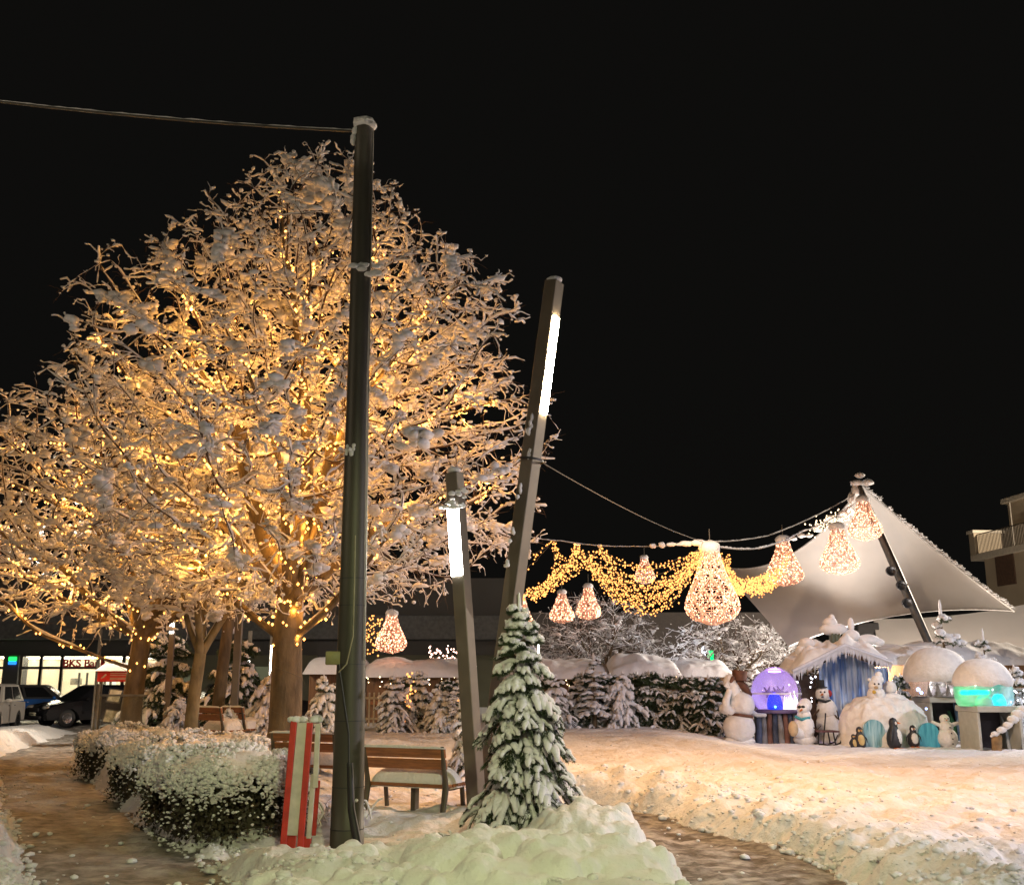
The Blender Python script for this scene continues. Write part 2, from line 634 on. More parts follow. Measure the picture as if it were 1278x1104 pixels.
# ------------------------------------------------------------------ foreground snow heap
def snow_heap(name, label, tops, Yc, half, lo, hi, seed, step=0.022, nl=420):
    g = np.random.default_rng(seed)
    tp = np.array([at(px, py, Yc) for px, py in tops])
    x0, x1 = tp[0, 0], tp[-1, 0]
    x_, y_ = np.arange(x0 - 0.5, x1 + 0.5, step), np.arange(Yc - half - 0.4, Yc + half * 0.9 + 0.4, step)
    X_, Y_ = np.meshgrid(x_, y_, indexing='ij')

    def env(x, y):
        h = np.interp(x, tp[:, 0], tp[:, 2], left=-0.2, right=-0.2)
        k = np.where(y < Yc, (Yc - y) / half, (y - Yc) / (half * 0.9))
        return -0.15 + (h + 0.15) * np.clip(1 - k ** 2.2, 0, 1)

    Z = env(X_, Y_) - 0.16 + 0.06 * fbm(X_, Y_, 0.5, 3, seed)
    for _ in range(nl):
        cx, cy, r = g.uniform(x0, x1), g.uniform(Yc - half, Yc + half * 0.8), g.uniform(lo, hi) * g.uniform(0.6, 1)
        cz = env(cx, cy) - 0.03 - r * g.uniform(0.72, 0.98)
        i0, i1 = np.searchsorted(x_, [cx - r, cx + r])
        j0, j1 = np.searchsorted(y_, [cy - r, cy + r])
        if i1 <= i0 or j1 <= j0:
            continue
        q = r * r - (X_[i0:i1, j0:j1] - cx) ** 2 - (Y_[i0:i1, j0:j1] - cy) ** 2
        cap_ = np.where(q > 0, cz + np.sqrt(np.maximum(q, 0)), -9)
        Z[i0:i1, j0:j1] = np.maximum(Z[i0:i1, j0:j1], cap_)
    for _ in range(nl * 2):
        cx, cy, r = g.uniform(x0, x1), g.uniform(Yc - half, Yc + half * 0.8), g.uniform(0.035, 0.10)
        i0, i1 = np.searchsorted(x_, [cx - r, cx + r])
        j0, j1 = np.searchsorted(y_, [cy - r, cy + r])
        if i1 <= i0 or j1 <= j0:
            continue
        cz = Z[(i0 + i1) // 2 - 1, (j0 + j1) // 2 - 1] - r * g.uniform(0.45, 0.9)
        q = r * r - (X_[i0:i1, j0:j1] - cx) ** 2 - (Y_[i0:i1, j0:j1] - cy) ** 2
        Z[i0:i1, j0:j1] = np.maximum(Z[i0:i1, j0:j1], np.where(q > 0, cz + np.sqrt(np.maximum(q, 0)), -9))
    for _ in range(1):
        Z[1:-1, 1:-1] = 0.5 * Z[1:-1, 1:-1] + 0.125 * (Z[2:, 1:-1] + Z[:-2, 1:-1] + Z[1:-1, 2:] + Z[1:-1, :-2])
    Z += 0.012 * fbm(X_, Y_, 0.09, 2, seed + 3)
    o = MB().add(*grid_mesh(x_, y_, Z)).build(name, SNOW)
    return tag(o, label, 'snow heap')


snow_heap('snow_heap', 'big lumpy heap of shovelled snow in the foreground, bottom of the photo',
          [(300, 1112), (350, 1084), (410, 1066), (480, 1062), (540, 1048), (600, 1034), (640, 1040), (700, 1040), (760, 1048),
           (800, 1058), (832, 1080), (856, 1116)], 8.1, 1.5, 0.12, 0.34, 5, nl=260)
snow_heap('snow_heap', 'smaller snow heap at the right foot of the nearest fir tree',
          [(640, 1050), (690, 1012), (722, 1000), (752, 1010), (780, 1032), (812, 1060)], 9.9, 0.8, 0.09, 0.22, 6, nl=160)


# ------------------------------------------------------------------ deciduous trees
def colonize(att, nodes, parents, seg, d_infl, d_kill, iters, g, trop=0.05):
    pos = [np.array(p) for p in nodes]
    par = list(parents)
    att = np.asarray(att)
    tried = {}
    for it in range(iters):
        if len(att) == 0:
            break
        kd = kdtree.KDTree(len(pos))
        for i, p in enumerate(pos):
            kd.insert(p, i)
        kd.balance()
        acc = {}
        for a in att:
            co, i, dist = kd.find(a)
            if dist < d_infl:
                v = a - pos[i]
                acc[i] = acc.get(i, 0) + v / max(dist, 1e-6)
        new = []
        for i, v in acc.items():
            v = v / max(np.linalg.norm(v), 1e-6) + g.normal(0, 0.16, 3)
            v[2] += trop
            v /= np.linalg.norm(v)
            if tried.get(i, 0) > 3:
                continue
            tried[i] = tried.get(i, 0) + 1
            q = pos[i] + v * seg
            new.append(q)
            par.append(i)
        if not new:
            break
        pos.extend(new)
        k2 = kdtree.KDTree(len(new))
        for i, p in enumerate(new):
            k2.insert(p, i)
        k2.balance()
        keep = [k2.find(a)[2] > d_kill for a in att]
        att = att[np.array(keep, bool)]
    return np.array(pos), np.array(par)


def chains_of(pos, par):
    n = len(pos)
    kids = [[] for _ in range(n)]
    for i in range(n):
        if par[i] >= 0:
            kids[par[i]].append(i)
    size = np.ones(n)
    order = []
    st = [i for i in range(n) if par[i] < 0]
    while st:
        i = st.pop()
        order.append(i)
        st.extend(kids[i])
    for i in reversed(order):
        if par[i] >= 0:
            size[par[i]] += size[i]
    out = []
    st = [i for i in range(n) if par[i] < 0]
    while st:
        i = st.pop()
        ch = [i] if par[i] < 0 else [par[i], i]
        while kids[i]:
            k = sorted(kids[i], key=lambda q: -size[q])
            st.extend(k[1:])
            i = k[0]
            ch.append(i)
        out.append(ch)
    return out, kids, order


def deciduous(name, label, base, trunk, limbs, prof, natt, seed, tip=0.006, expo=2.0, seg=0.24, kill=0.34,
              sn=1.0, twl=0.3, twn=1.6, clumps=900, lights=None, bark=BARK, lean=(0, 0), group=None, rlim=None, trop=0.05, extra=None,
              squash=1.0, bigs=1.0, bulb_r=0.022, lspace=0.06, lmin=0.021, shift=(0, 0)):
    g = np.random.default_rng(seed)
    pr = np.array(prof)
    # attractors in the crown envelope
    att = []
    zs = np.linspace(pr[0, 0], pr[-1, 0], 200)
    rs = np.interp(zs, pr[:, 0], pr[:, 1])
    wz = rs ** 2
    wz = wz / wz.sum()
    while len(att) < natt:
        z = g.choice(zs, p=wz) + g.uniform(-0.03, 0.03)
        a = g.uniform(0, 2 * PI)
        lump = 1 + 0.10 * math.sin(3 * a + seed + z) + 0.09 * math.sin(5 * a - 2 * z + seed * 2) + g.normal(0, 0.05)
        r = np.interp(z, pr[:, 0], pr[:, 1]) * math.sqrt(g.uniform(0.02, 1)) * lump
        k = (z - pr[0, 0]) / (pr[-1, 0] - pr[0, 0])
        att.append([r * math.cos(a) + shift[0] * k, r * math.sin(a) * squash + shift[1] * k, z])
    nodes, par = [], []
    for i, p in enumerate(trunk):
        nodes.append(p)
        par.append(i - 1)
    top = len(trunk) - 1
    for (az, el, ln, start) in limbs:
        d = np.array([math.cos(az) * math.cos(el), math.sin(az) * math.cos(el), math.sin(el)])
        p = np.array(trunk[start], float)
        prev = start
        for k in range(int(ln / 0.3)):
            d = d + g.normal(0, 0.07, 3) + np.array([0, 0, 0.03])
            d /= np.linalg.norm(d)
            p = p + d * 0.3
            nodes.append(tuple(p))
            par.append(prev)
            prev = len(nodes) - 1
    pos, par = colonize(att, nodes, par, seg, 2.2, kill, 90, g, trop)
    chains, kids, order = chains_of(pos, par)
    nn = len(pos)
    rad = np.zeros(nn)
    for i in reversed(order):
        rad[i] = tip if not kids[i] else max(tip, sum(rad[k] ** expo for k in kids[i]) ** (1 / expo))
    k0 = len(trunk)
    if rlim:
        for i in range(k0):
            rad[i] = rlim * (1.25 if i == 0 else 1.04 - 0.05 * i)
        rt = max(rad[k] for k in kids[k0 - 1])
        kf = max(1.0, rlim * 0.66 / rt)
        w_ = np.clip(rad[k0:] / rt, 0, 1) ** 1.25
        rad[k0:] = np.minimum(rad[k0:] * (1 + (kf - 1) * w_), rlim * 0.74)
    # relax zigzag
    for _ in range(2):
        q = pos.copy()
        for i in range(k0, nn):
            if kids[i]:
                q[i] = 0.5 * pos[i] + 0.25 * pos[par[i]] + 0.25 * pos[kids[i][0]]
        pos = q
    root = thing(name, label, 'tree', base, 0, group)
    mt, mc, ms = MB(), MB(), MB()
    byn = {}
    for ch in chains:
        byn.setdefault(len(ch), []).append(ch)
    for L, cs in byn.items():
        if L < 2:
            continue
        idx = np.array(cs)
        P = pos[idx].copy()
        R = rad[idx].copy()
        # a side branch starts at its own thickness
        R[:, 0] = np.where(idx[:, 0] == 0, R[:, 0], np.minimum(R[:, 0], R[:, 1] * 1.25))
        R[:, -1] *= 0.5
        big = R[:, 0] > 0.05
        if big.any():
            mt.add(*tubes(P[big], R[big], 10))
        if (~big).any():
            mc.add(*tubes(P[~big], R[~big], 4))
        # snow lying on the branches
        T = norm(np.gradient(P, axis=1))
        hf = np.sqrt(np.clip(1 - T[..., 2] ** 2, 0.0, 1))
        W = (0.020 + 0.8 * R.clip(0, 0.05) + 0.045 * g.random(R.shape) ** 1.8) * sn * hf ** 1.3
        W = np.where(R > 0.12, W * 0.5 * hf, W)
        W *= np.where(g.random(R.shape) < 0.25, 0.2, 1.0)
        W[:, -1] *= 0.55
        W[:, 0] *= 0.5
        low = P[..., 2] < 2.0
        W = np.where(low, 0.0008, W)
        ms.add(*tubes(P, W, 6, 0.72, lift=R * 0.8 + W * 0.42))
    # twiglets
    cand = np.array([i for i in range(k0, nn) if rad[i] < 0.035])
    pick = np.concatenate([cand[g.random(len(cand)) < min(1, twn - k)] for k in range(int(math.ceil(twn)))])
    m = len(pick)
    pd = norm(pos[pick] - pos[par[pick]])
    d0 = norm(pd * 0.9 + g.normal(0, 0.62, (m, 3)))
    ln = twl * g.uniform(0.35, 1.25, m)[:, None]
    t = np.linspace(0, 1, 5)
    P = pos[pick][:, None, :] + d0[:, None, :] * (ln * t)[..., None]
    P = P + g.normal(0, 0.022, P.shape) * t[None, :, None]
    P[..., 2] -= (0.20 * ln * t ** 2)
    mc.add(*tubes(P, 0.0055 - 0.003 * t[None, :] + 0 * ln, 3))
    T = norm(np.gradient(P, axis=1))
    hf = np.sqrt(np.clip(1 - T[..., 2] ** 2, 0.02, 1))
    W = (0.012 + 0.034 * g.random((m, 1)) ** 1.4) * (0.75 + 0.5 * g.random(P.shape[:2])) * sn * hf
    W *= (g.random((m, 1)) < 0.60) * 0.98 + 0.02
    W *= np.where(g.random(W.shape) < 0.12, 0.3, 1.0)
    W[:, 0] *= 0.8
    ms.add(*tubes(P, W, 6, 0.8, lift=W * 0.5))
    e = P[:, -1] + UP * (W[:, -1] * 0.5)[:, None]
    ms.add(*blobs(e, W[:, -1][:, None] * np.array([1.1, 1.0, 0.85]), 1, 0.1))
    # popcorn of smaller lumps along the twigs
    k_ = int(m * 0.30)
    ti = g.choice(m, k_, replace=False)
    sg = g.integers(1, 5, k_)
    s = g.uniform(0.022, 0.062, k_) * sn
    ms.add(*blobs(P[ti, sg] + UP * (s * 0.45)[:, None], np.stack([s * g.uniform(0.9, 1.5, k_), s, s * g.uniform(0.65, 0.95, k_)], -1), 1, 0.15))
    # clumps of snow caught in the forks and along the sprays
    if clumps:
        ci = g.choice(cand, clumps)
        cc = pos[ci] + g.normal(0, 0.03, (clumps, 3)) + np.array([0, 0, 0.035])
        s = g.uniform(0.05, 0.12, clumps) * g.uniform(0.6, 1.25, clumps) * sn
        sz = np.stack([s * g.uniform(0.9, 1.9, clumps), s * g.uniform(0.5, 0.9, clumps), s * g.uniform(0.35, 0.65, clumps)], -1)
        ms.add(*blobs(cc, sz, 1, 0.16))
        # bigger sagging cushions of snow bridging several twigs
        nb_ = int(clumps * 0.11)
        ci = g.choice(cand, nb_)
        dr = norm((pos[ci] - pos[par[ci]]) * np.array([1, 1, 0.5]) + 1e-6)
        cc, ss = [], []
        for q in range(7):
            u_ = g.uniform(-0.16, 0.16, (nb_, 1))
            c_ = pos[ci] + dr * u_ + g.normal(0, 0.035, (nb_, 3)) + np.array([0, 0, 0.04])
            c_[:, 2] -= 1.6 * u_[:, 0] ** 2
            s_ = g.uniform(0.05, 0.105, nb_) * bigs
            cc.append(c_)
            ss.append(np.stack([s_ * 1.2, s_ * 1.0, s_ * 0.72], -1))
        ms.add(*blobs(np.concatenate(cc), np.concatenate(ss), 1, 0.12))
    if extra is not None:
        ex = np.repeat(np.array(extra), 9, 0)
        oc = ex[:, :3] + ex[:, 3:6] * g.uniform(-0.85, 0.85, (len(ex), 3))
        ms.add(*blobs(oc, ex[:, 3:6] * g.uniform(0.3, 0.6, (len(ex), 1)), 2, 0.06))
    mt.build('trunk', bark, root)
    mc.build('crown', TWIG, root)
    ms.build('branch_snow', SNOWT, root, kind='stuff')
    # fairy lights wound along the thicker branches
    if lights:
        pts, wires = [], MB()
        for ch in chains:
            P = pos[ch]
            R = rad[ch]
            if R[1 if len(R) > 1 else 0] < lmin:
                continue
            seglen = np.linalg.norm(np.diff(P, axis=0), axis=1)
            s = np.concatenate([[0], np.cumsum(seglen)])
            if s[-1] < 0.3:
                continue
            u = np.arange(0.05, s[-1], lspace)
            u = u + g.uniform(-0.03, 0.03, len(u))
            Q = np.stack([np.interp(u, s, P[:, k]) for k in range(3)], -1)
            rr = np.interp(u, s, R)
            keep = (rr > lmin * 0.62) & (Q[:, 2] > lights[0]) & (Q[:, 2] < lights[1]) & (g.random(len(u)) < lights[2])
            if keep.sum() < 3:
                continue
            a = u * 9.0 + g.uniform(0, 6)
            T = norm(np.gradient(Q, axis=0))
            sd = norm(np.cross(T, np.array([0.3, 0.9, 0.2])))
            up = np.cross(sd, T)
            Q2 = Q + (rr + 0.028)[:, None] * (np.cos(a)[:, None] * sd + np.sin(a)[:, None] * up)
            pts.append(Q2[keep] + g.normal(0, 0.012, (keep.sum(), 3)))
            wires.add(*tubes(Q2[None], 0.004, 3))
        pts = np.concatenate(pts)
        wires.add(*bulbs(pts, bulb_r * g.uniform(0.8, 1.2, len(pts))), m=1, smooth=True)
        o = wires.build('fairy_lights', [WIRE, BULBT], loc=base)
        # the glow of the strings: small warm lamps sitting among the bulbs
        for i in g.choice(len(pts), lights[4], replace=False):
            q = pts[i] + np.array(base)
            lamp('fairy_light_glow', tuple(q + norm(g.normal(0, 1, 3)) * 0.20), lights[5], GOLD, 0.03)
        tag(o, lights[3], 'fairy lights', 'fairy lights wound in the trees')
        print(name, 'nodes', nn, 'bulbs', len(pts), 'tw', m)
    return root


T1 = at(360, 800, 17.0)
b1 = (T1[0], 17.0, 0.30)
X1 = T1[0]


def big(px, py, Y, a, b, c):
    p = at(px, py, Y)
    return [p[0] - X1, p[1] - 17.0, p[2] - 0.30, a, b, c]


deciduous('linden_tree', 'largest tree, front one, covered in snow and glowing with warm fairy lights', b1,
          [(0, 0, -0.3), (0.01, 0, 0.6), (0.0, 0.02, 1.3), (-0.02, 0.0, 1.9), (0.0, 0.0, 2.5)],
          [(2.9, 0.42, 2.4, 3), (2.5, 0.95, 2.2, 4), (0.3, 0.75, 2.2, 4), (0.9, 1.1, 3.0, 4), (-1.6, 1.0, 2.4, 4), (1.6, 1.35, 4.2, 4),
           (-0.5, 0.5, 2.0, 3), (-2.4, 0.6, 2.0, 4), (1.7, 0.6, 2.0, 4), (-1.2, 1.35, 3.4, 4), (3.3, 1.25, 3.4, 4), (-0.2, 1.2, 3.2, 4)],
          [(2.3, 0.8), (2.7, 2.5), (3.4, 3.5), (4.6, 3.75), (6.0, 3.7), (7.0, 3.55), (7.8, 3.2), (8.7, 2.55), (9.4, 1.8), (10.0, 1.15), (10.5, 0.65)],
          7200, 3, rlim=0.265, kill=0.25, seg=0.19, clumps=2600, sn=0.64, twn=2.3, twl=0.27, tip=0.005, lights=(1.6, 9.2, 0.72, 'warm fairy lights wound through the largest tree', 230, 5.8),
          extra=[big(374, 210, 15.6, 0.24, 0.2, 0.13), big(400, 238, 15.5, 0.26, 0.2, 0.16), big(418, 258, 15.4, 0.22, 0.2, 0.14),
                 big(432, 282, 15.4, 0.12, 0.12, 0.2), big(360, 196, 15.7, 0.1, 0.1, 0.1), big(528, 545, 14.0, 0.27, 0.16, 0.13),
                 big(505, 548, 14.1, 0.16, 0.14, 0.10)],
          squash=1.0, shift=(0.2, 0))

T2 = at(171, 800, 24.0)
deciduous('linden_tree', 'second big snowy tree with fairy lights, thick trunk beside the red sign kiosk', (T2[0], 24.0, 0.35),
          [(0, 0, -0.3), (0.0, 0, 0.7), (0.05, 0, 1.5), (0.1, 0.0, 2.2)],
          [(2.8, 0.35, 2.6, 3), (2.3, 0.9, 2.4, 3), (0.3, 0.6, 2.6, 3), (1.0, 1.1, 3.0, 3), (-1.6, 0.9, 2.4, 3), (3.5, 0.3, 2.6, 2), (-0.6, 0.9, 2.5, 3), (3.1, 1.2, 3.4, 3), (-2.3, 0.45, 2.4, 3)],
          [(2.2, 1.0), (2.7, 3.4), (3.6, 4.8), (5, 4.9), (6.2, 4.3), (7.2, 3.3), (8.1, 2.2), (8.6, 1.0)],
          5200, 8, rlim=0.225, seg=0.24, kill=0.32, twl=0.33, twn=2.0, sn=0.82, clumps=1600, bulb_r=0.026, lspace=0.09, lmin=0.022, tip=0.007,
          lights=(1.5, 7.5, 0.7, 'warm fairy lights wound through the left tree by the kiosk', 140, 7.2))

T3 = at(240, 880, 18.8)
deciduous('plane_tree', 'slender pale trunk tree without lights between the two big trees', (T3[0], 18.8, 0.30),
          [(0, 0, -0.3), (0.0, 0, 0.6), (0.03, 0, 1.2), (0.08, 0.0, 1.75)],
          [(2.6, 0.9, 1.8, 3), (0.2, 0.95, 1.8, 3), (1.4, 1.2, 2.1, 3), (-1.5, 1.0, 1.8, 3)],
          [(2.4, 0.8), (2.9, 1.7), (3.8, 2.1), (4.8, 1.9), (5.8, 1.1), (6.3, 0.4)],
          1100, 14, rlim=0.115, seg=0.2, kill=0.3, twn=1.8, clumps=260, bark=BARKP, sn=1.1)
T4 = at(272, 860, 22.5)
deciduous('plane_tree', 'dark thin tree with two leaning stems behind the pale trunk', (T4[0], 22.5, 0.35),
          [(0, 0, -0.3), (0.03, 0, 0.8), (0.08, 0, 1.6), (0.14, 0, 2.5)],
          [(0.1, 1.35, 3.0, 1), (2.2, 1.0, 1.6, 3), (0.3, 0.8, 1.8, 3)],
          [(2.8, 0.8), (3.6, 1.8), (4.8, 2.0), (5.8, 1.2), (6.4, 0.3)],
          500, 15, rlim=0.13, seg=0.3, kill=0.5, twn=1.2, clumps=200, sn=1.2)

# frosted trees far behind the market
for (px, top, Y, w, zlow, label, seed) in [
        (742, 735, 40, 2.6, 1.2, 'grey frosted tree behind the market huts, left of the dark barn', 21),
        (905, 760, 38, 2.5, 0.9, 'grey frosted tree behind the big rose bauble, left of the purple globe', 22),
        (965, 775, 41, 2.2, 0.9, 'frosted tree behind the purple snow globe under the tent corner', 23)]:
    p = at(px, top, Y)
    H = p[2]
    deciduous('frosted_tree', label, (p[0], Y, 0.2), [(0, 0, -0.3), (0, 0, 0.5), (0.05, 0, zlow + 0.2)],
              [(k * 1.05, 0.9, 1.4, 2) for k in range(6)],
              [(zlow, w * 0.5), (zlow + 0.6, w), (H * 0.65, w * 0.95), (H * 0.85, w * 0.6), (H - 0.3, w * 0.15)],
              1500, seed, rlim=0.14, seg=0.3, kill=0.30, twn=3.0, twl=0.45, clumps=500, sn=0.45, tip=0.008, bigs=0.8)


# ------------------------------------------------------------------ conifers
def fir_mesh(h, w, seed, whorls=12, cover=0.86, snow=1.0, need=40, nl=0.03, droop=1.0, nb=7, bare=0.06, wsn=0.05, tw=5, asym=0.15, expo=0.85):
    g = np.random.default_rng(seed)
    mt, mn, ms = MB(), MB(), MB()
    P = np.stack([0.012 * h * np.sin(np.linspace(0, 4, 7)), 0 * np.linspace(0, 1, 7), np.linspace(-0.15, h, 7)], -1)
    mt.add(*tubes(P[None], np.linspace(0.035 * h ** 0.7, 0.006, 7)[None], 7))
    BP, TP = [], []
    for i in range(whorls):
        f = (i + g.uniform(-0.25, 0.25)) / whorls
        f = min(max(f, 0.0), 0.97)
        z00 = h * (bare + (0.95 - bare) * f)
        L0 = w * (1 - f) ** expo * 1.0 + 0.05 * w
        n = max(3, int(round(nb * (1 - 0.45 * f))))
        a0 = g.uniform(0, 6)
        for k in range(n):
            a = a0 + k * 2 * PI / n + g.uniform(-0.3, 0.3)
            z0 = z00 + g.uniform(-0.45, 0.45) * h * 0.9 / whorls
            L = L0 * g.uniform(0.55, 1.2) * (1 + asym * math.cos(a + seed))
            d = np.array([math.cos(a), math.sin(a), 0])
            t = np.linspace(0, 1, 7)
            up = 0.40 * f + 0.08
            zz = L * (up * t - (0.55 + 0.35 * (1 - f)) * droop * t ** 2 * (0.8 if f < 0.75 else 0.35))
            B = d[None] * (L * t)[:, None]
            B[:, 2] = z0 + zz
            B += g.normal(0, 0.012 * L, B.shape) * t[:, None]
            BP.append(B)
            sd = np.array([-d[1], d[0], 0])
            for q in range(tw):
                tt = 0.28 + 0.66 * (q + g.uniform(0, 0.8)) / tw
                bp = np.array([np.interp(tt, t, B[:, c]) for c in range(3)])
                for s_ in (-1, 1):
                    l = L * 0.42 * (1.05 - 0.62 * tt) * g.uniform(0.75, 1.2) + 0.04 * w
                    dd = norm(d * 0.75 + sd * s_ * g.uniform(0.5, 0.95) + UP * g.uniform(-0.15, 0.1))
                    u = np.linspace(0, 1, 5)
                    Q = bp[None] + dd[None] * (l * u)[:, None]
                    Q[:, 2] -= 0.5 * droop * l * u ** 2 * (0.9 if f < 0.75 else 0.4)
                    TP.append(Q)
    BP, TP = np.array(BP), np.array(TP)
    mt.add(*tubes(BP, np.linspace(0.012, 0.004, 7)[None] * max(h, 1) ** 0.5, 4))
    # snow pads
    def pads(Pt, base):
        m, n = Pt.shape[:2]
        t = np.linspace(0, 1, n)
        T = norm(np.gradient(Pt, axis=1))
        hf = np.sqrt(np.clip(1 - T[..., 2] ** 2, 0.05, 1))
        W = base * (0.55 + 0.9 * g.random((m, n))) * hf * snow
        W[:, 0] *= 0.5
        W[:, -1] *= 0.75
        W *= (g.random((m, 1)) < cover) * 0.97 + 0.03
        W = np.maximum(W, 0.002)
        ms.add(*tubes(Pt, W, 6, 0.7, lift=W * 0.55 + 0.004))
        e = Pt[:, -1] + np.array([0, 0, 1]) * (W[:, -1] * 0.5)[:, None]
        s = np.maximum(W[:, -1], 0.004)
        ms.add(*blobs(e, np.stack([s * 1.15, s * 1.0, s * 0.8], -1), 1, 0.1))
    pads(BP, wsn * 1.25)
    pads(TP, wsn)
    c = np.stack([0 * np.arange(5), 0 * np.arange(5), np.linspace(h * 0.86, h * 1.01, 5)], -1)
    ms.add(*tubes(c[None], (wsn * np.array([0.5, 0.6, 0.45, 0.5, 0.25]))[None], 6))
    # needles
    def brush(Pt, k, l):
        m, n = Pt.shape[:2]
        t = g.uniform(0.1, 1.08, (m, k))
        fi = np.clip(t * (n - 1), 0, n - 1.001)
        i0 = fi.astype(int)
        fr = (fi - i0)[..., None]
        mi = np.arange(m)[:, None]
        p = Pt[mi, i0] * (1 - fr) + Pt[mi, i0 + 1] * fr
        T = norm(Pt[mi, i0 + 1] - Pt[mi, i0])
        r = norm(g.normal(0, 1, (m, k, 3)) - UP * 0.25)
        dr = norm(T * 0.9 + r * 0.9)
        sd = norm(np.cross(dr, r)) * l * 0.13
        L_ = l * g.uniform(0.6, 1.3, (m, k, 1))
        V = np.stack([p - sd, p + sd, p + dr * L_], 2).reshape(-1, 3)
        mn.add(V, np.arange(m * k * 3).reshape(-1, 3), smooth=False)
    brush(BP, int(need * 1.6), nl * 1.15)
    brush(TP, need, nl)
    return mt, mn, ms


FIRS = {}


def fir(kind, label, px, py, Y, hpx=None, rz=0.0, group=None, scale=1.0, base_z=None, x=None, name='fir_tree', cat='fir tree'):
    """kind: (h, w, seed, kwargs); meshes shared between copies of a kind"""
    X = at(px, py, Y)[0] if x is None else x
    z = gz(X, Y) - 0.05 if base_z is None else base_z
    if kind not in FIRS:
        mt, mn, ms = fir_mesh(**FKIND[kind])
        r = thing(name, label, cat, (X, Y, z), rz, group)
        mt.build('trunk', BARK, r)
        mn.build('crown', NEEDLE, r)
        ms.build('branch_snow', SNOWT, r, kind='stuff')
        FIRS[kind] = r
    else:
        r = copy_tree(FIRS[kind])
        r.name = name
        r.location = (X, Y, z)
        r.rotation_euler.z = rz
        tag(r, label, cat, group)
    H = FKIND[kind]['h']
    s = scale if hpx is None else (at(px, hpx, Y)[2] - z) / H
    r.scale = (s * (scale if hpx else 1), s * (scale if hpx else 1), s)
    return r


FKIND = {
    'near': dict(h=2.45, w=0.60, seed=31, whorls=21, cover=0.54, snow=1.0, need=70, nl=0.045, droop=1.4, nb=8, wsn=0.041, tw=6, asym=0.28, expo=0.68),
    'mid': dict(h=2.2, cover=0.62, w=1.15, seed=33, whorls=9, snow=1.0, need=22, nl=0.09, droop=1.1, nb=7, wsn=0.085, tw=3, asym=0.12),
    'mid2': dict(h=2.2, cover=0.8, w=1.25, seed=36, whorls=8, snow=1.15, need=22, nl=0.10, droop=1.25, nb=7, wsn=0.10, tw=3, asym=0.2, expo=0.7),
    'dark': dict(h=2.2, cover=0.62, w=1.25, seed=39, whorls=9, snow=0.6, need=56, nl=0.13, droop=0.9, nb=9, wsn=0.10, tw=3, asym=0.1, expo=0.55),
    'thin': dict(h=2.4, w=0.55, seed=43, whorls=8, snow=1.0, need=20, nl=0.07, droop=0.5, nb=5, wsn=0.055, tw=2, asym=0.2, bare=0.2),
}
fir('near', 'nearest fir tree, tall and drooping with snow, in front of the lamp posts', 648, 1030, 10.5, hpx=742, rz=0.6, base_z=0.1)

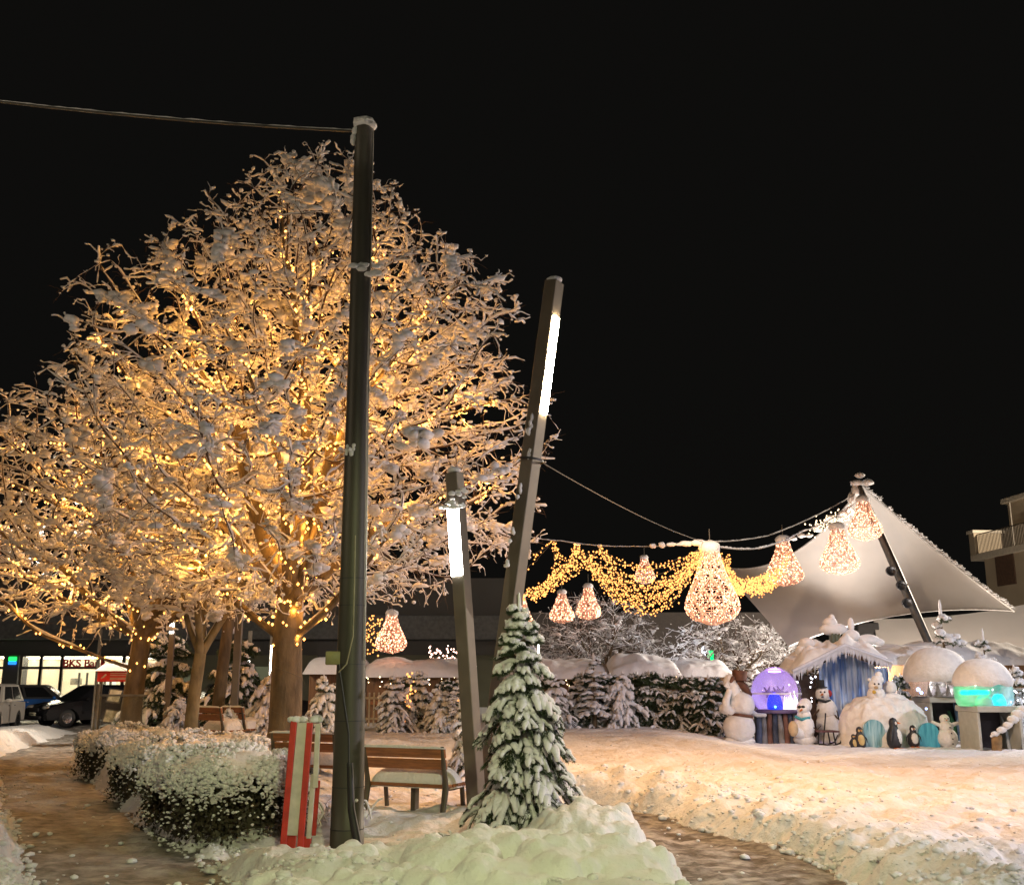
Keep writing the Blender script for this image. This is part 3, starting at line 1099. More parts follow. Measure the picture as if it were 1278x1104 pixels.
# firs behind the benches and round the market
row = [
    ('mid2', 'snow laden fir with rounded top between kiosk and pale trunk', 222, 22.5, 868, 1.0),
    ('dark', 'tall dark fir behind the pale trunk, left of the two stems', 208, 27.0, 790, 0.9),
    ('dark', 'tall dark fir right of the two leaning stems', 292, 26.0, 795, 0.85),
    ('mid2', 'low fir bent under a snow arch behind the bench backs', 286, 20.5, 880, 1.0),
    ('mid2', 'broad snowy fir just left of the largest trunk', 335, 22.0, 838, 0.9),
    ('mid2', 'low snow covered fir left of the mast foot, behind largest trunk', 330, 19.5, 888, 1.0),
    ('mid', 'snowy fir between the largest trunk and the cable mast', 402, 21.0, 842, 0.85),
    ('mid', 'fir nearest the cable mast on its right, by the white fence', 492, 27.5, 842, 1.0),
    ('mid', 'fir with a golden light string in the middle of the market front', 523, 28.0, 836, 1.0),
    ('mid2', 'small fir right of the golden lit one', 548, 27.0, 856, 0.95),
    ('thin', 'narrow fir at the left edge of the short lamp post', 573, 26.5, 836, 1.1),
    ('mid', 'snowy bough fir just behind the short lamp post', 580, 15.5, 872, 0.75),
    ('mid', 'leftmost fir of the row behind the plaza, pale and bushy', 690, 29.5, 838, 0.95),
    ('thin', 'thin fir with bare tip in the row behind the plaza', 742, 30.0, 815, 1.5),
    ('mid', 'fir under the snow hood with bulbs in the row behind the plaza', 722, 30.5, 846, 0.95),
    ('mid2', 'wide fir with big snow patches, middle of the row behind the plaza', 778, 30.0, 838, 0.85),
    ('dark', 'fir with a pointed bare leader right of the row middle', 812, 30.8, 836, 0.95),
    ('dark', 'dark fir second from the left snowman', 848, 30.5, 842, 1.0),
    ('dark', 'dark fir touching the big left snowman', 886, 30.0, 842, 1.05),
    ('dark', 'dark round fir tucked between row and huts', 866, 32.2, 842, 1.1),
    ('dark', 'dark fir at the left end of the plaza row, behind the pale bushy one', 676, 30.6, 842, 1.0),
    ('dark', 'dark fir filling the gap behind the thin bare tipped fir', 728, 31.0, 838, 1.1),
    ('dark', 'dark wide fir behind the middle of the plaza row', 762, 31.2, 840, 1.15),
    ('dark', 'dark fir behind the wide fir with big snow patches', 796, 31.4, 838, 1.1),
    ('dark', 'dark fir between the bare leader and the dark pair', 830, 31.6, 840, 1.1),
    ('dark', 'dark fir closest to the big left snowman from behind', 908, 31.0, 846, 1.0),
    ('dark', 'dark fir behind the golden lit one in the market front', 508, 29.5, 842, 1.0),
    ('dark', 'dark fir right of the golden lit one, under the hut eaves', 560, 29.0, 846, 1.0),
    ('dark', 'dark fir left of the cable mast foot by the hut', 420, 28.0, 850, 1.0),
    ('thin', 'tall thin snow white fir in front of the tent, left of two', 1186, 31.0, 750, 1.0),
    ('thin', 'shorter thin snow white fir in front of the tent, right of two', 1237, 31.0, 785, 1.0),
    ('mid', 'snowy fir with white bulbs at the right edge of the photo', 1272, 26.5, 830, 0.8),
    ('dark', 'dark fir between the icicle hut and the capped dome', 1128, 31.0, 840, 0.6),
    ('dark', 'frosted fir between purple globe and icicle hut', 1012, 31.0, 832, 0.7),
    ('dark', 'dark small fir beside the grey kiosk base', 300, 30.0, 850, 0.8),
]
for (k, lab, px, Y, hpx, sc) in row:
    fir(k, lab, px, 900, Y, hpx=hpx, rz=random.uniform(0, 6.28), scale=sc, group='snowy fir trees')


# ------------------------------------------------------------------ hedges
def hedge(label, px, py, Y, lx, ly, h, rz, seed, dense=1.0):
    g = np.random.default_rng(seed)
    p = at(px, py, Y)
    r = thing('hedge', label, 'hedge', (p[0], Y, gz(p[0], Y) * 0.0 + 0.05), rz, 'snow covered hedges along the footpath')
    n = int(10000 * dense)

    def shell(m, lo, hi):
        th = np.arccos(g.uniform(-0.1, 1, m))
        a = g.uniform(0, 2 * PI, m)
        k = g.uniform(lo, hi, m)
        d = np.stack([np.cos(a) * np.sin(th), np.sin(a) * np.sin(th), np.cos(th)], -1)
        d = np.sign(d) * np.abs(d) ** 0.62
        lump = 1 + 0.10 * np.sin(d[:, 0] * 6 + seed) * np.cos(d[:, 1] * 5) + 0.06 * np.sin(d[:, 2] * 9 + d[:, 0] * 7)
        return d * np.array([lx, ly, h]) * (k * lump)[:, None], d
    q, d = shell(n, 0.72, 1.02)
    nrm = norm(g.normal(0, 1, (n, 3)) + d)
    e1 = norm(np.cross(nrm, g.normal(0, 1, (n, 3))))
    e2 = np.cross(nrm, e1)
    s = g.uniform(0.014, 0.034, (n, 1))
    V = np.stack([q - e1 * s, q + e2 * s * 0.6, q + e1 * s, q - e2 * s * 0.6], 1).reshape(-1, 3)
    m = MB().add(V, np.arange(n * 4).reshape(-1, 4), smooth=False)
    th = np.linspace(0.02, PI * 0.54, 14)
    th2 = np.linspace(0, 2 * PI, 41)[:-1]
    D = np.stack([np.sin(th)[:, None] * np.cos(th2), np.sin(th)[:, None] * np.sin(th2), np.repeat(np.cos(th)[:, None], 40, 1)], -1)
    D = np.sign(D) * np.abs(D) ** 0.62
    V = (D * np.array([lx, ly, h]) * 0.73).reshape(-1, 3)
    i = np.arange(13)[:, None] * 40
    j = np.arange(40)[None]
    f = np.stack([i + j, i + 40 + j, i + 40 + (j + 1) % 40, i + (j + 1) % 40], -1).reshape(-1, 4)
    m.add(V, f)
    m.build('foliage', LEAF, r)
    # snow tufts, thick on top, sparse down the sides
    q, d = shell(int(8000 * dense), 0.96, 1.05)
    w = sstep(d[:, 2], 0.42, 0.88)
    keep = g.random(len(q)) < (0.10 + 0.9 * w)
    q, d, w = q[keep], d[keep], w[keep]
    k = len(q)
    s = g.uniform(0.012, 0.026, k) * (0.75 + 0.9 * w * g.uniform(0.5, 1.2, k))
    ms = MB().add(*blobs(q, np.stack([s * g.uniform(0.9, 1.5, k), s * g.uniform(0.8, 1.2, k), s * g.uniform(0.6, 1.0, k)], -1), 1, 0.2))
    tuft, dt = shell(int(1500 * dense), 0.96, 1.02)
    kk = g.random(len(tuft)) < sstep(dt[:, 2], 0.35, 0.9)
    tuft, dt = tuft[kk], dt[kk]
    P = tuft[:, None, :] + (norm(dt + g.normal(0, 0.5, dt.shape))[:, None, :] * (np.linspace(0, 0.055, 4)[None, :, None]))
    ms.add(*tubes(P, (0.016 * np.array([0.7, 1, 1.1, 0.7]))[None] * g.uniform(0.6, 1.6, (len(P), 1)), 5))
    sk = (D[:9] * np.array([lx, ly, h]) * np.array([0.97, 0.97, 1.0])).reshape(-1, 3)
    sk = sk + norm(sk) * 0.03 * g.normal(0, 1, (len(sk), 1))
    ms.add(sk, f[:6 * 40])
    ms.build('hedge_snow', SNOW, r, kind='stuff')
    return r


hedge('nearest and largest rounded hedge, dark below and snowy on top, beside the red striped barrier', 276, 1000, 12.0, 1.20, 0.74, 0.78, -1.0, 51, 1.7)
hedge('middle rounded snowy hedge between the nearest hedge and the glass barrier', 212, 975, 14.9, 0.98, 0.72, 0.72, -1.0, 52, 1.2)
hedge('farthest snowy hedge right at the glass barrier post', 163, 945, 18.4, 0.85, 0.75, 0.74, -0.75, 53)
hedge('low snowy hedge behind the nearest one, in front of the slender trunk', 258, 940, 16.6, 1.3, 0.7, 0.72, -0.5, 54)
hedge('low snow blanketed hedge at the foot of the largest tree', 330, 955, 14.4, 0.75, 0.6, 0.66, -0.6, 55, 0.8)


def seg_frame(a, b):
    """orthonormal frame along a->b : columns (side, depth, axis)"""
    ax = norm(np.asarray(b) - np.asarray(a))
    sd = norm(np.cross(np.array([0, 1.0, 0]), ax))
    dp = np.cross(ax, sd)
    return np.stack([sd, dp, ax], -1)


def lump(mb, c, s, sub=2, jit=0.05):
    mb.add(*blobs(np.array([c]), np.array([s]), sub, jit, rot=False))


# ------------------------------------------------------------------ cable mast
mb_, mt_ = at(432.5, 1062, 10.6), at(455, 158, 10.6)
mb_[2] = min(mb_[2], -0.05)
r = thing('cable_mast', 'tall dark tapered mast with snow cap and conduit, left of the wooden bench', 'mast', tuple(mb_))
A = mt_ - mb_
t = np.linspace(0, 1, 13)
rad = np.interp(t, [0, 0.03, 0.25, 0.6, 1.0], [0.165, 0.158, 0.142, 0.118, 0.104])
V, f = tubes((A[None] * t[:, None])[None], rad[None], 32, cap=True)
MB().add(V, f).build('shaft', POLEM, r)
for k in (0.035, 0.085, 0.165, 0.235, 0.31, 0.345):
    p = A * k
    rr = np.interp(k, t, rad) + 0.003
    MB().add(*tubes(np.array([[p - A * 0.0006, p + A * 0.0006]]), np.array([[rr, rr]]), 32)).build('seam_ring', DARK, r)
m = MB()
for (dx, dz, s) in [(0, 0.02, (0.135, 0.135, 0.07)), (0.05, 0.0, (0.09, 0.10, 0.055)), (-0.09, -0.08, (0.05, 0.06, 0.07)), (-0.115, -0.17, (0.04, 0.05, 0.08))]:
    lump(m, A + np.array([dx, -0.02, dz]), s)
m.build('snow_cap', SNOW, r)
Fm = seg_frame((0, 0, 0), A)
cb = MB().add(*box(A * 0.243 + np.array([-0.165, -0.06, 0]), (0.075, 0.05, 0.065), 0.008))
jb = cb.build('junction_box', mat('yellow_green_box', (0.25, 0.24, 0.11), 0.5), r)
MB().add(*tubes(np.array([A * k + np.array([x, y, 0]) for k, x, y in
        [(0.40, 0.03, -0.14), (0.34, 0.035, -0.145), (0.27, 0.035, -0.15), (0.235, -0.02, -0.17), (0.225, -0.10, -0.14)]])[None],
        np.full((1, 5), 0.008), 6)).build('cable', mat('pale_cable', (0.25, 0.23, 0.15), 0.5), r)
MB().add(*tubes(np.array([A * k + np.array([x, y, 0]) for k, x, y in
        [(0.235, -0.10, -0.13), (0.20, -0.05, -0.16), (0.15, 0.02, -0.175), (0.11, 0.03, -0.175)]])[None],
        np.full((1, 4), 0.010), 6)).build('cable', DARK, r)
MB().add(*tubes(np.array([A * k + np.array([x, y, 0]) for k, x, y in
        [(0.115, 0.035, -0.15), (0.06, 0.06, -0.16), (0.02, 0.13, -0.17), (-0.01, 0.19, -0.18)]])[None],
        np.array([[0.03, 0.035, 0.04, 0.045]]), 8)).build('cable_sleeve', DARK, r)
MB().add(*tubes(np.array([A * k + np.array([x, y, 0]) for k, x, y in [(0.99, 0.10, -0.03), (0.7, 0.115, -0.05), (0.4, 0.13, -0.06), (0.24, 0.14, -0.06)]])[None],
        np.full((1, 4), 0.007), 6)).build('conduit', mat('grey_conduit', (0.3, 0.3, 0.28), 0.4, metal=0.4), r)
m = MB()
for k, x, s in [(0.772, 0.06, (0.14, 0.05, 0.07)), (0.515, -0.05, (0.05, 0.03, 0.06)), (0.118, 0.06, (0.018, 0.018, 0.018)), (0.07, 0.10, (0.018, 0.018, 0.018))]:
    for q in range(1 if s[0] < 0.03 else 9):
        o_ = rng.uniform(-1, 1, 3) * np.array(s) * (0 if s[0] < 0.03 else 0.9)
        lump(m, A * k + np.array([x, -0.12, 0]) + o_, np.array(s) * (1 if s[0] < 0.03 else rng.uniform(0.25, 0.5)), 2, 0.1)
m.build('snow_clump', SNOW, r, kind='stuff')


def cable(name, label, pts, sag, rad=0.008, m_=WIRE, n=28, snow=0.0, group=None, cat='cable'):
    P = []
    pts = [np.asarray(p, float) for p in pts]
    sags = sag if isinstance(sag, (list, tuple)) else [sag] * (len(pts) - 1)
    for a, b, s in zip(pts[:-1], pts[1:], sags):
        u = np.linspace(0, 1, n)[:, None]
        q = a * (1 - u) + b * u
        q[:, 2] -= (4 * s * u * (1 - u))[:, 0]
        P.append(q)
    P = np.concatenate(P)
    mb = MB().add(*tubes(P[None], np.full((1, len(P)), rad), 6))
    if snow:
        W = (snow * (0.35 + 0.9 * rng.random(len(P))))[None]
        mb.add(*tubes(P[None], W, 6, 0.8, lift=np.full((1, len(P)), rad) + W * 0.6), m=1)
    o = mb.build(name, [m_, SNOW])
    return tag(o, label, cat, group), P


cable('overhead_cable', 'snow dusted overhead cable running from the mast top to the left edge',
      [mt_ + np.array([-0.08, 0, -0.06]), at(-120, 112, 10.2)], 0.06, 0.014, snow=0.009, n=60)

# ------------------------------------------------------------------ lamp posts
def lamp_post(label, base, top, wd, a0, a1, face, lw, col, strength, colname, depth=0.75):
    base, top = np.asarray(base), np.asarray(top)
    r = thing('street_lamp', label, 'street lamp', tuple(base))
    A = top - base
    L = np.linalg.norm(A)
    Fr = seg_frame((0, 0, 0), A) @ rotz(face)
    m = MB()
    v, f = box((0, 0, L / 2), (wd / 2, wd / 2 * depth, L / 2), 0.008)
    m.add(v @ Fr.T, f, smooth=False)
    m.build('post', LAMPB, r)
    v, f = box((lw[0], -wd / 2 * depth - 0.004, L * (a0 + a1) / 2), (lw[1], 0.012, L * (a1 - a0) / 2), 0.004)
    MB().add(v @ Fr.T, f, smooth=False).build('light_panel', emit(colname, col, strength), r)
    m = MB()
    lump(m, A + np.array([0, 0, 0.03]), (wd * 0.5, wd * 0.45, 0.05))
    m.build('snow_cap', SNOW, r)
    return r, Fr, A


YA = 12.3
bA = at(597, 990, YA)
bA[2] = 0.0
lampA, FA, AA = lamp_post('shorter leaning street lamp with white light panel, left of the taller one', bA, at(567, 590, YA), 0.17,
                          0.695, 0.895, -0.58, (0.0, 0.080), (1.0, 0.96, 0.88), 45, 'lamp_white', 0.9)
YB = 12.9
bB = at(603, 990, YB)
bB[2] = 0.0
lampB, FB, AB = lamp_post('taller leaning street lamp with long slim light strip, behind the nearest fir', bB, at(692, 352, YB), 0.21,
                          0.735, 0.928, 1.0, (0.02, 0.06), (1.0, 0.74, 0.42), 420, 'lamp_warm', 0.85)
m = MB()
for k, dx in ((0.70, -0.09), (0.715, -0.06), (0.655, -0.02), (0.58, -0.1), (0.5, -0.11), (0.455, -0.12), (0.36, 0.0)):
    for q in range(5):
        lump(m, AB * (k + rng.uniform(-0.012, 0.012)) + np.array([dx + rng.uniform(-0.02, 0.02), -0.10, 0]), rng.uniform(0.012, 0.03, 3) * np.array([1, 1, 1.8]), 2, 0.12)
m.build('snow_patch', SNOW, lampB, kind='stuff')
m = MB()
for dx, dz, s in ((0.02, 0.0, 0.10), (0.08, 0.06, 0.08), (-0.07, -0.06, 0.09), (-0.14, -0.09, 0.06), (0.05, -0.1, 0.06)):
    for q in range(6):
        lump(m, AA * 0.915 + np.array([dx, -0.15, dz]) + rng.uniform(-1, 1, 3) * s * 0.8, np.array([s, s * 0.6, s * 0.6]) * rng.uniform(0.25, 0.5), 2, 0.12)
m.build('snow_clump', SNOW, lampA, kind='stuff')
MB().add(*tubes(np.array([AB * 0.643 - AB * 0.002, AB * 0.643 + AB * 0.002])[None], np.full((1, 2), 0.17), 16)).build('strap', DARK, lampB)

# ------------------------------------------------------------------ benches
def bench_parts(r, L=1.5, snow=True):
    """local: x along the bench, +y to the front, back towards -y"""
    for k, (y, z) in enumerate([(-0.13, 0.79), (-0.10, 0.665)]):
        v, f = box((0, 0, 0), (L / 2, 0.018, 0.055), 0.008)
        MB().add(v @ rotx(0.20).T + np.array([0, y, z]), f, smooth=False).build('back_plank', WOOD, r)
    for y in (0.0, 0.115, 0.23, 0.345):
        MB().add(*box((0, y, 0.425), (L / 2, 0.05, 0.018), 0.008), smooth=False).build('seat_plank', WOOD, r)
    for x in (-L / 2 + 0.03, L / 2 - 0.03):
        m = MB()
        P = np.array([[x, -0.155, 0.86], [x, -0.12, 0.68], [x, -0.075, 0.50], [x, -0.06, 0.40], [x, -0.12, 0.15], [x, -0.17, 0.0]])
        m.add(*tubes(P[None], np.array([[0.014, 0.018, 0.022, 0.026, 0.022, 0.02]]), 8, 1.6))
        P = np.array([[x, -0.07, 0.395], [x, 0.15, 0.39], [x, 0.36, 0.40]])
        m.add(*tubes(P[None], np.full((1, 3), 0.018), 8))
        P = np.array([[x, 0.34, 0.40], [x, 0.37, 0.2], [x, 0.41, 0.0]])
        m.add(*tubes(P[None], np.full((1, 3), 0.02), 8, 1.5))
        m.build('side_frame', IRON, r)
    MB().add(*box((0, 0.15, 0.18), (0.03, 0.05, 0.2), 0.006), smooth=False).build('middle_leg', IRON, r)
    if snow:
        m = MB()
        m.add(*snow_slab((-L / 2, -0.04, 0.445), (L / 2, -0.04, 0.445), (L / 2, 0.40, 0.445), (-L / 2, 0.40, 0.445), 0.20, 60, 20, -0.015, 3, 0.16))
        m.add(*snow_slab((-L / 2, -0.165, 0.845), (L / 2, -0.165, 0.845), (L / 2, -0.125, 0.845), (-L / 2, -0.125, 0.845), 0.028, 60, 8, 0.01, 4, 0.4))
        m.build('seat_snow', SNOW, r, kind='stuff')


def bench(label, pl, pr_, zl=0.08):
    a, b = np.asarray(pl), np.asarray(pr_)
    c = (a + b) / 2
    ang = math.atan2(b[1] - a[1], b[0] - a[0])
    L = np.linalg.norm(b[:2] - a[:2])
    r = thing('park_bench', label, 'bench', (c[0], c[1], zl), ang, 'park benches by the mast and trees')
    bench_parts(r, L)
    return r


bench('wooden bench seen from behind between the mast and the nearest fir', at(459, 1000, 12.75), at(562, 1000, 12.30), 0.02)
bench('wooden bench half hidden between the red striped barrier and the mast', at(342, 990, 14.4), at(424, 1000, 14.0), 0.10)
p = at(266, 925, 19.6)
bench('wooden bench back just right of the slender pale trunk', (p[0] - 0.32, 19.9, 0), (p[0] + 0.32, 19.3, 0), 0.30)
p = at(296, 925, 20.6)
bench('short wooden bench back between the pale trunk and largest trunk', (p[0] - 0.25, 20.8, 0), (p[0] + 0.25, 20.4, 0), 0.28)

# ------------------------------------------------------------------ striped barrier
p0 = at(366, 1064, 10.4)
r = thing('striped_barrier', 'red and white striped barrier of upright boards with snow caps, left of the mast', 'barrier', (p0[0], 10.4, -0.02))


def plank(name, m_, xa, za, xb, zb, w, y, th=0.03):
    a, b = np.array([xa, y, za]), np.array([xb - 0.05 * (zb - za) / 1.3, y + 0.10 * (zb - za) / 1.3, zb])
    Fr = seg_frame(a, b)
    L = np.linalg.norm(b - a)
    v, f = box((0, 0, L / 2), (w / 2, th / 2, L / 2), 0.004)
    return MB().add(v @ Fr.T + a, f, smooth=False).build(name, m_, r)


U = mpp(366, 980, 10.4)
X_ = lambda px: (px - 366) * U
Z_ = lambda py: at(366, py, 10.4)[2] + 0.02
plank('red_board', REDP, X_(353.5), Z_(1062), X_(363.5), Z_(900), 7.6 * U, -0.012, 0.045)
plank('white_board', WHITEP, X_(364), Z_(1042), X_(374), Z_(902), 13.4 * U, 0.0)
plank('red_board', REDP, X_(374.5), Z_(1064), X_(384), Z_(902), 7.6 * U, -0.012, 0.045)
plank('white_board', WHITEP, X_(384.0), Z_(1046), X_(388.5), Z_(966), 6.2 * U, 0.012)
plank('white_board', WHITEP, X_(389.0), Z_(983), X_(391.5), Z_(903), 6.6 * U, 0.03)
plank('red_board', REDP, X_(388.0), Z_(1044), X_(392.5), Z_(975), 5.2 * U, 0.10, 0.03)
plank('red_board', REDP, X_(350), Z_(1056), X_(353), Z_(1010), 6 * U, 0.35)
plank('red_board', REDP, X_(361), Z_(1060), X_(363), Z_(1036), 12 * U, 0.03, 0.06)
plank('red_board', REDP, X_(380), Z_(1062), X_(381.5), Z_(1044), 12 * U, 0.03, 0.06)
m = MB()
for px, s in ((366, (0.062, 0.05, 0.035)), (376, (0.05, 0.05, 0.032)), (360, (0.04, 0.045, 0.03)), (391, (0.058, 0.055, 0.042)), (396, (0.035, 0.04, 0.034)), (396.5, (0.02, 0.03, 0.07))):
    lump(m, (X_(px) - 0.05, 0.10 if px != 396.5 else 0.07, Z_(900 if px != 396.5 else 962) + 0.015), s, 2, 0.08)
m.build('snow_cap', SNOW, r, kind='stuff')

# dry weeds and snow-topped sprigs beside the mast and in front of the bench
def weeds(label, px, py, Y, n, h, seed, spread=0.25):
    g = np.random.default_rng(seed)
    c = at(px, py, Y)
    c[2] = gz(c[0], Y)
    m, m2 = MB(), MB()
    a = g.uniform(0, 2 * PI, n)
    u = np.linspace(0, 1, 5)
    b = np.stack([g.normal(0, spread * 0.5, n), g.normal(0, spread * 0.5, n), np.zeros(n)], -1)
    d = np.stack([np.cos(a) * 0.5, np.sin(a) * 0.5, np.ones(n)], -1)
    P = b[:, None] + d[:, None] * (u[None, :, None] * (h * g.uniform(0.4, 1, n))[:, None, None])
    P[..., 2] -= (0.35 * h * u ** 3)[None]
    m.add(*tubes(P, np.full(P.shape[:2], 0.004), 3))
    W = 0.014 * g.uniform(0.3, 1.2, P.shape[:2])
    m2.add(*tubes(P, W, 5, 0.8, lift=W * 0.6))
    r = thing('weed_clump', label, 'plant', tuple(c), 0, 'snowy weeds by the bench')
    m.build('stems', TWIG, r, kind='stuff')
    m2.build('stem_snow', SNOW, r, kind='stuff')
    return r


weeds('snowy dry weeds between the striped barrier and the mast', 402, 1000, 11.6, 60, 0.35, 61, 0.45)
weeds('snowy curled sprig in front of the bench, left of the nearest fir', 556, 1040, 10.3, 26, 0.30, 62, 0.2)
weeds('snow crusted weeds at the foot of the right bench frame', 525, 1045, 10.2, 18, 0.2, 63, 0.3)

# ------------------------------------------------------------------ glass barrier, kiosk
p = at(114, 950, 21.5)
r = thing('glass_barrier', 'clear glass wind barrier with slim steel post at the path, left of the hedge', 'barrier', (p[0], 21.5, 0.0))
MB().add(*tubes(np.array([[[0, 0, -0.1], [0.01, 0, 1.55]]]), np.full((1, 2), 0.045), 12, cap=True)).build('post', mat('steel_post', (0.22, 0.22, 0.19), 0.4, metal=0.4), r)
MB().add(*box((0.52, 0.05, 0.72), (0.47, 0.008, 0.58)), smooth=False).build('glass_pane', clear('pane_glass', (0.9, 0.95, 0.93), 0.93, diff=0.03), r)
MB().add(*box((0.52, 0.05, 1.325), (0.48, 0.02, 0.02), 0.004), smooth=False).build('top_rail', mat('steel_post', (0, 0, 0)), r)
p = at(116, 900, 31)
r = thing('signal_pole', 'thin dark pole rising behind the glass barrier in front of the lit shop', 'pole', (p[0], 31, 0))
MB().add(*tubes(np.array([[[0, 0, 0], [0, 0, 3.1]]]), np.full((1, 2), 0.05), 10, cap=True)).build('shaft', IRON, r)

YK = 28.0
p = at(160, 900, YK)
uk = mpp(140, 850, YK)
zk = lambda py: at(140, py, YK)[2]
r = thing('information_kiosk', 'kiosk with red fascia sign and snowy roof behind the second tree', 'kiosk', (p[0], YK, 0))
kx = lambda px: (px - 160) * uk
MB().add(*box(((kx(163) + kx(197)) / 2 + 0.1, 0.35, zk(838) / 2), (17 * uk + 0.1, 0.3, zk(838) / 2), 0.02), smooth=False).build(
    'side_panel', mat('kiosk_panel', (0.23, 0.19, 0.16), 0.5, metal=0.2, var=0.1), r)
fas = MB().add(*box(((kx(118) + kx(166)) / 2, 0.0, zk(843)), (24 * uk, 0.06, 7.2 * uk), 0.01), smooth=False).build('fascia_sign', mat('red_sign', (0.62, 0.035, 0.025), 0.4, var=0.08), r)
m = MB()
for py, a, b in ((840.0, 134, 163), (842.4, 134, 163), (845.6, 134, 158), (847.2, 134, 158)):
    m.add(*box(((kx(a) + kx(b)) / 2, -0.065, zk(py)), ((b - a) / 2 * uk, 0.004, 0.42 * uk)), smooth=False)
v, f = box((0, 0, 0), (0.06, 0.004, 0.018))
m.add(v @ roty(-0.75).T + np.array([kx(127), -0.066, zk(843)]), f, smooth=False)
v, f = box((0, 0, 0), (0.028, 0.004, 0.012))
m.add(v @ roty(-0.75).T + np.array([kx(124), -0.066, zk(845.5)]), f, smooth=False)
m.build('sign_lettering', WHITEP, fas)
MB().add(*box(((kx(118) + kx(197)) / 2, 0.45, zk(836)), (40 * uk, 0.55, 0.03), 0.01), smooth=False).build('roof', IRON, r)
MB().add(*snow_slab((kx(117), -0.12, zk(835)), (kx(199), -0.12, zk(835)), (kx(199), 1.0, zk(835)), (kx(117), 1.0, zk(835)), 0.17, 40, 16, 0.03, 7)).build('roof_snow', SNOW, r, kind='stuff')
for px, w in ((122, 1.6), (160, 1.6)):
    MB().add(*box((kx(px), 0.05, zk(843) / 2), (w * uk / 1.3, 0.04, zk(843) / 2), 0.005), smooth=False).build('post', IRON, r)
for nm, cx, cy, cz in (('display_board', 143, 868, 0), ('display_board', 140, 893, 0)):
    v, f = box((0, 0, 0), (9 * uk, 0.02, 8.5 * uk), 0.004)
    Rm = rotx(-0.35) @ roty(0.12)
    b_ = MB().add(v @ Rm.T + np.array([kx(cx) + 0.14, -0.5, zk(cy)]), f, smooth=False).build(nm, DARK, r)
    v, f = box((0, -0.024, 0), (7 * uk, 0.004, 7 * uk))
    MB().add(v @ Rm.T + np.array([kx(cx) + 0.14, -0.5, zk(cy)]), f, smooth=False).build(
        'notice', mat('printed_notice', (0.20, 0.20, 0.14), 0.4, col2=(0.62, 0.60, 0.50), scale=9), b_)
MB().add(*box((kx(141), -0.35, zk(905) / 2), (0.16, 0.10, zk(905) / 2), 0.01), smooth=False).build('board_stand', mat('kiosk_panel', (0, 0, 0)), r)
v, f = box((0, 0, 0), (5 * uk, 0.1, 9 * uk))
MB().add(v + np.array([kx(152), 0.6, zk(858)]), f, smooth=False).build('lit_panel', emit('kiosk_glow', (1, 0.83, 0.55), 1.1), r)

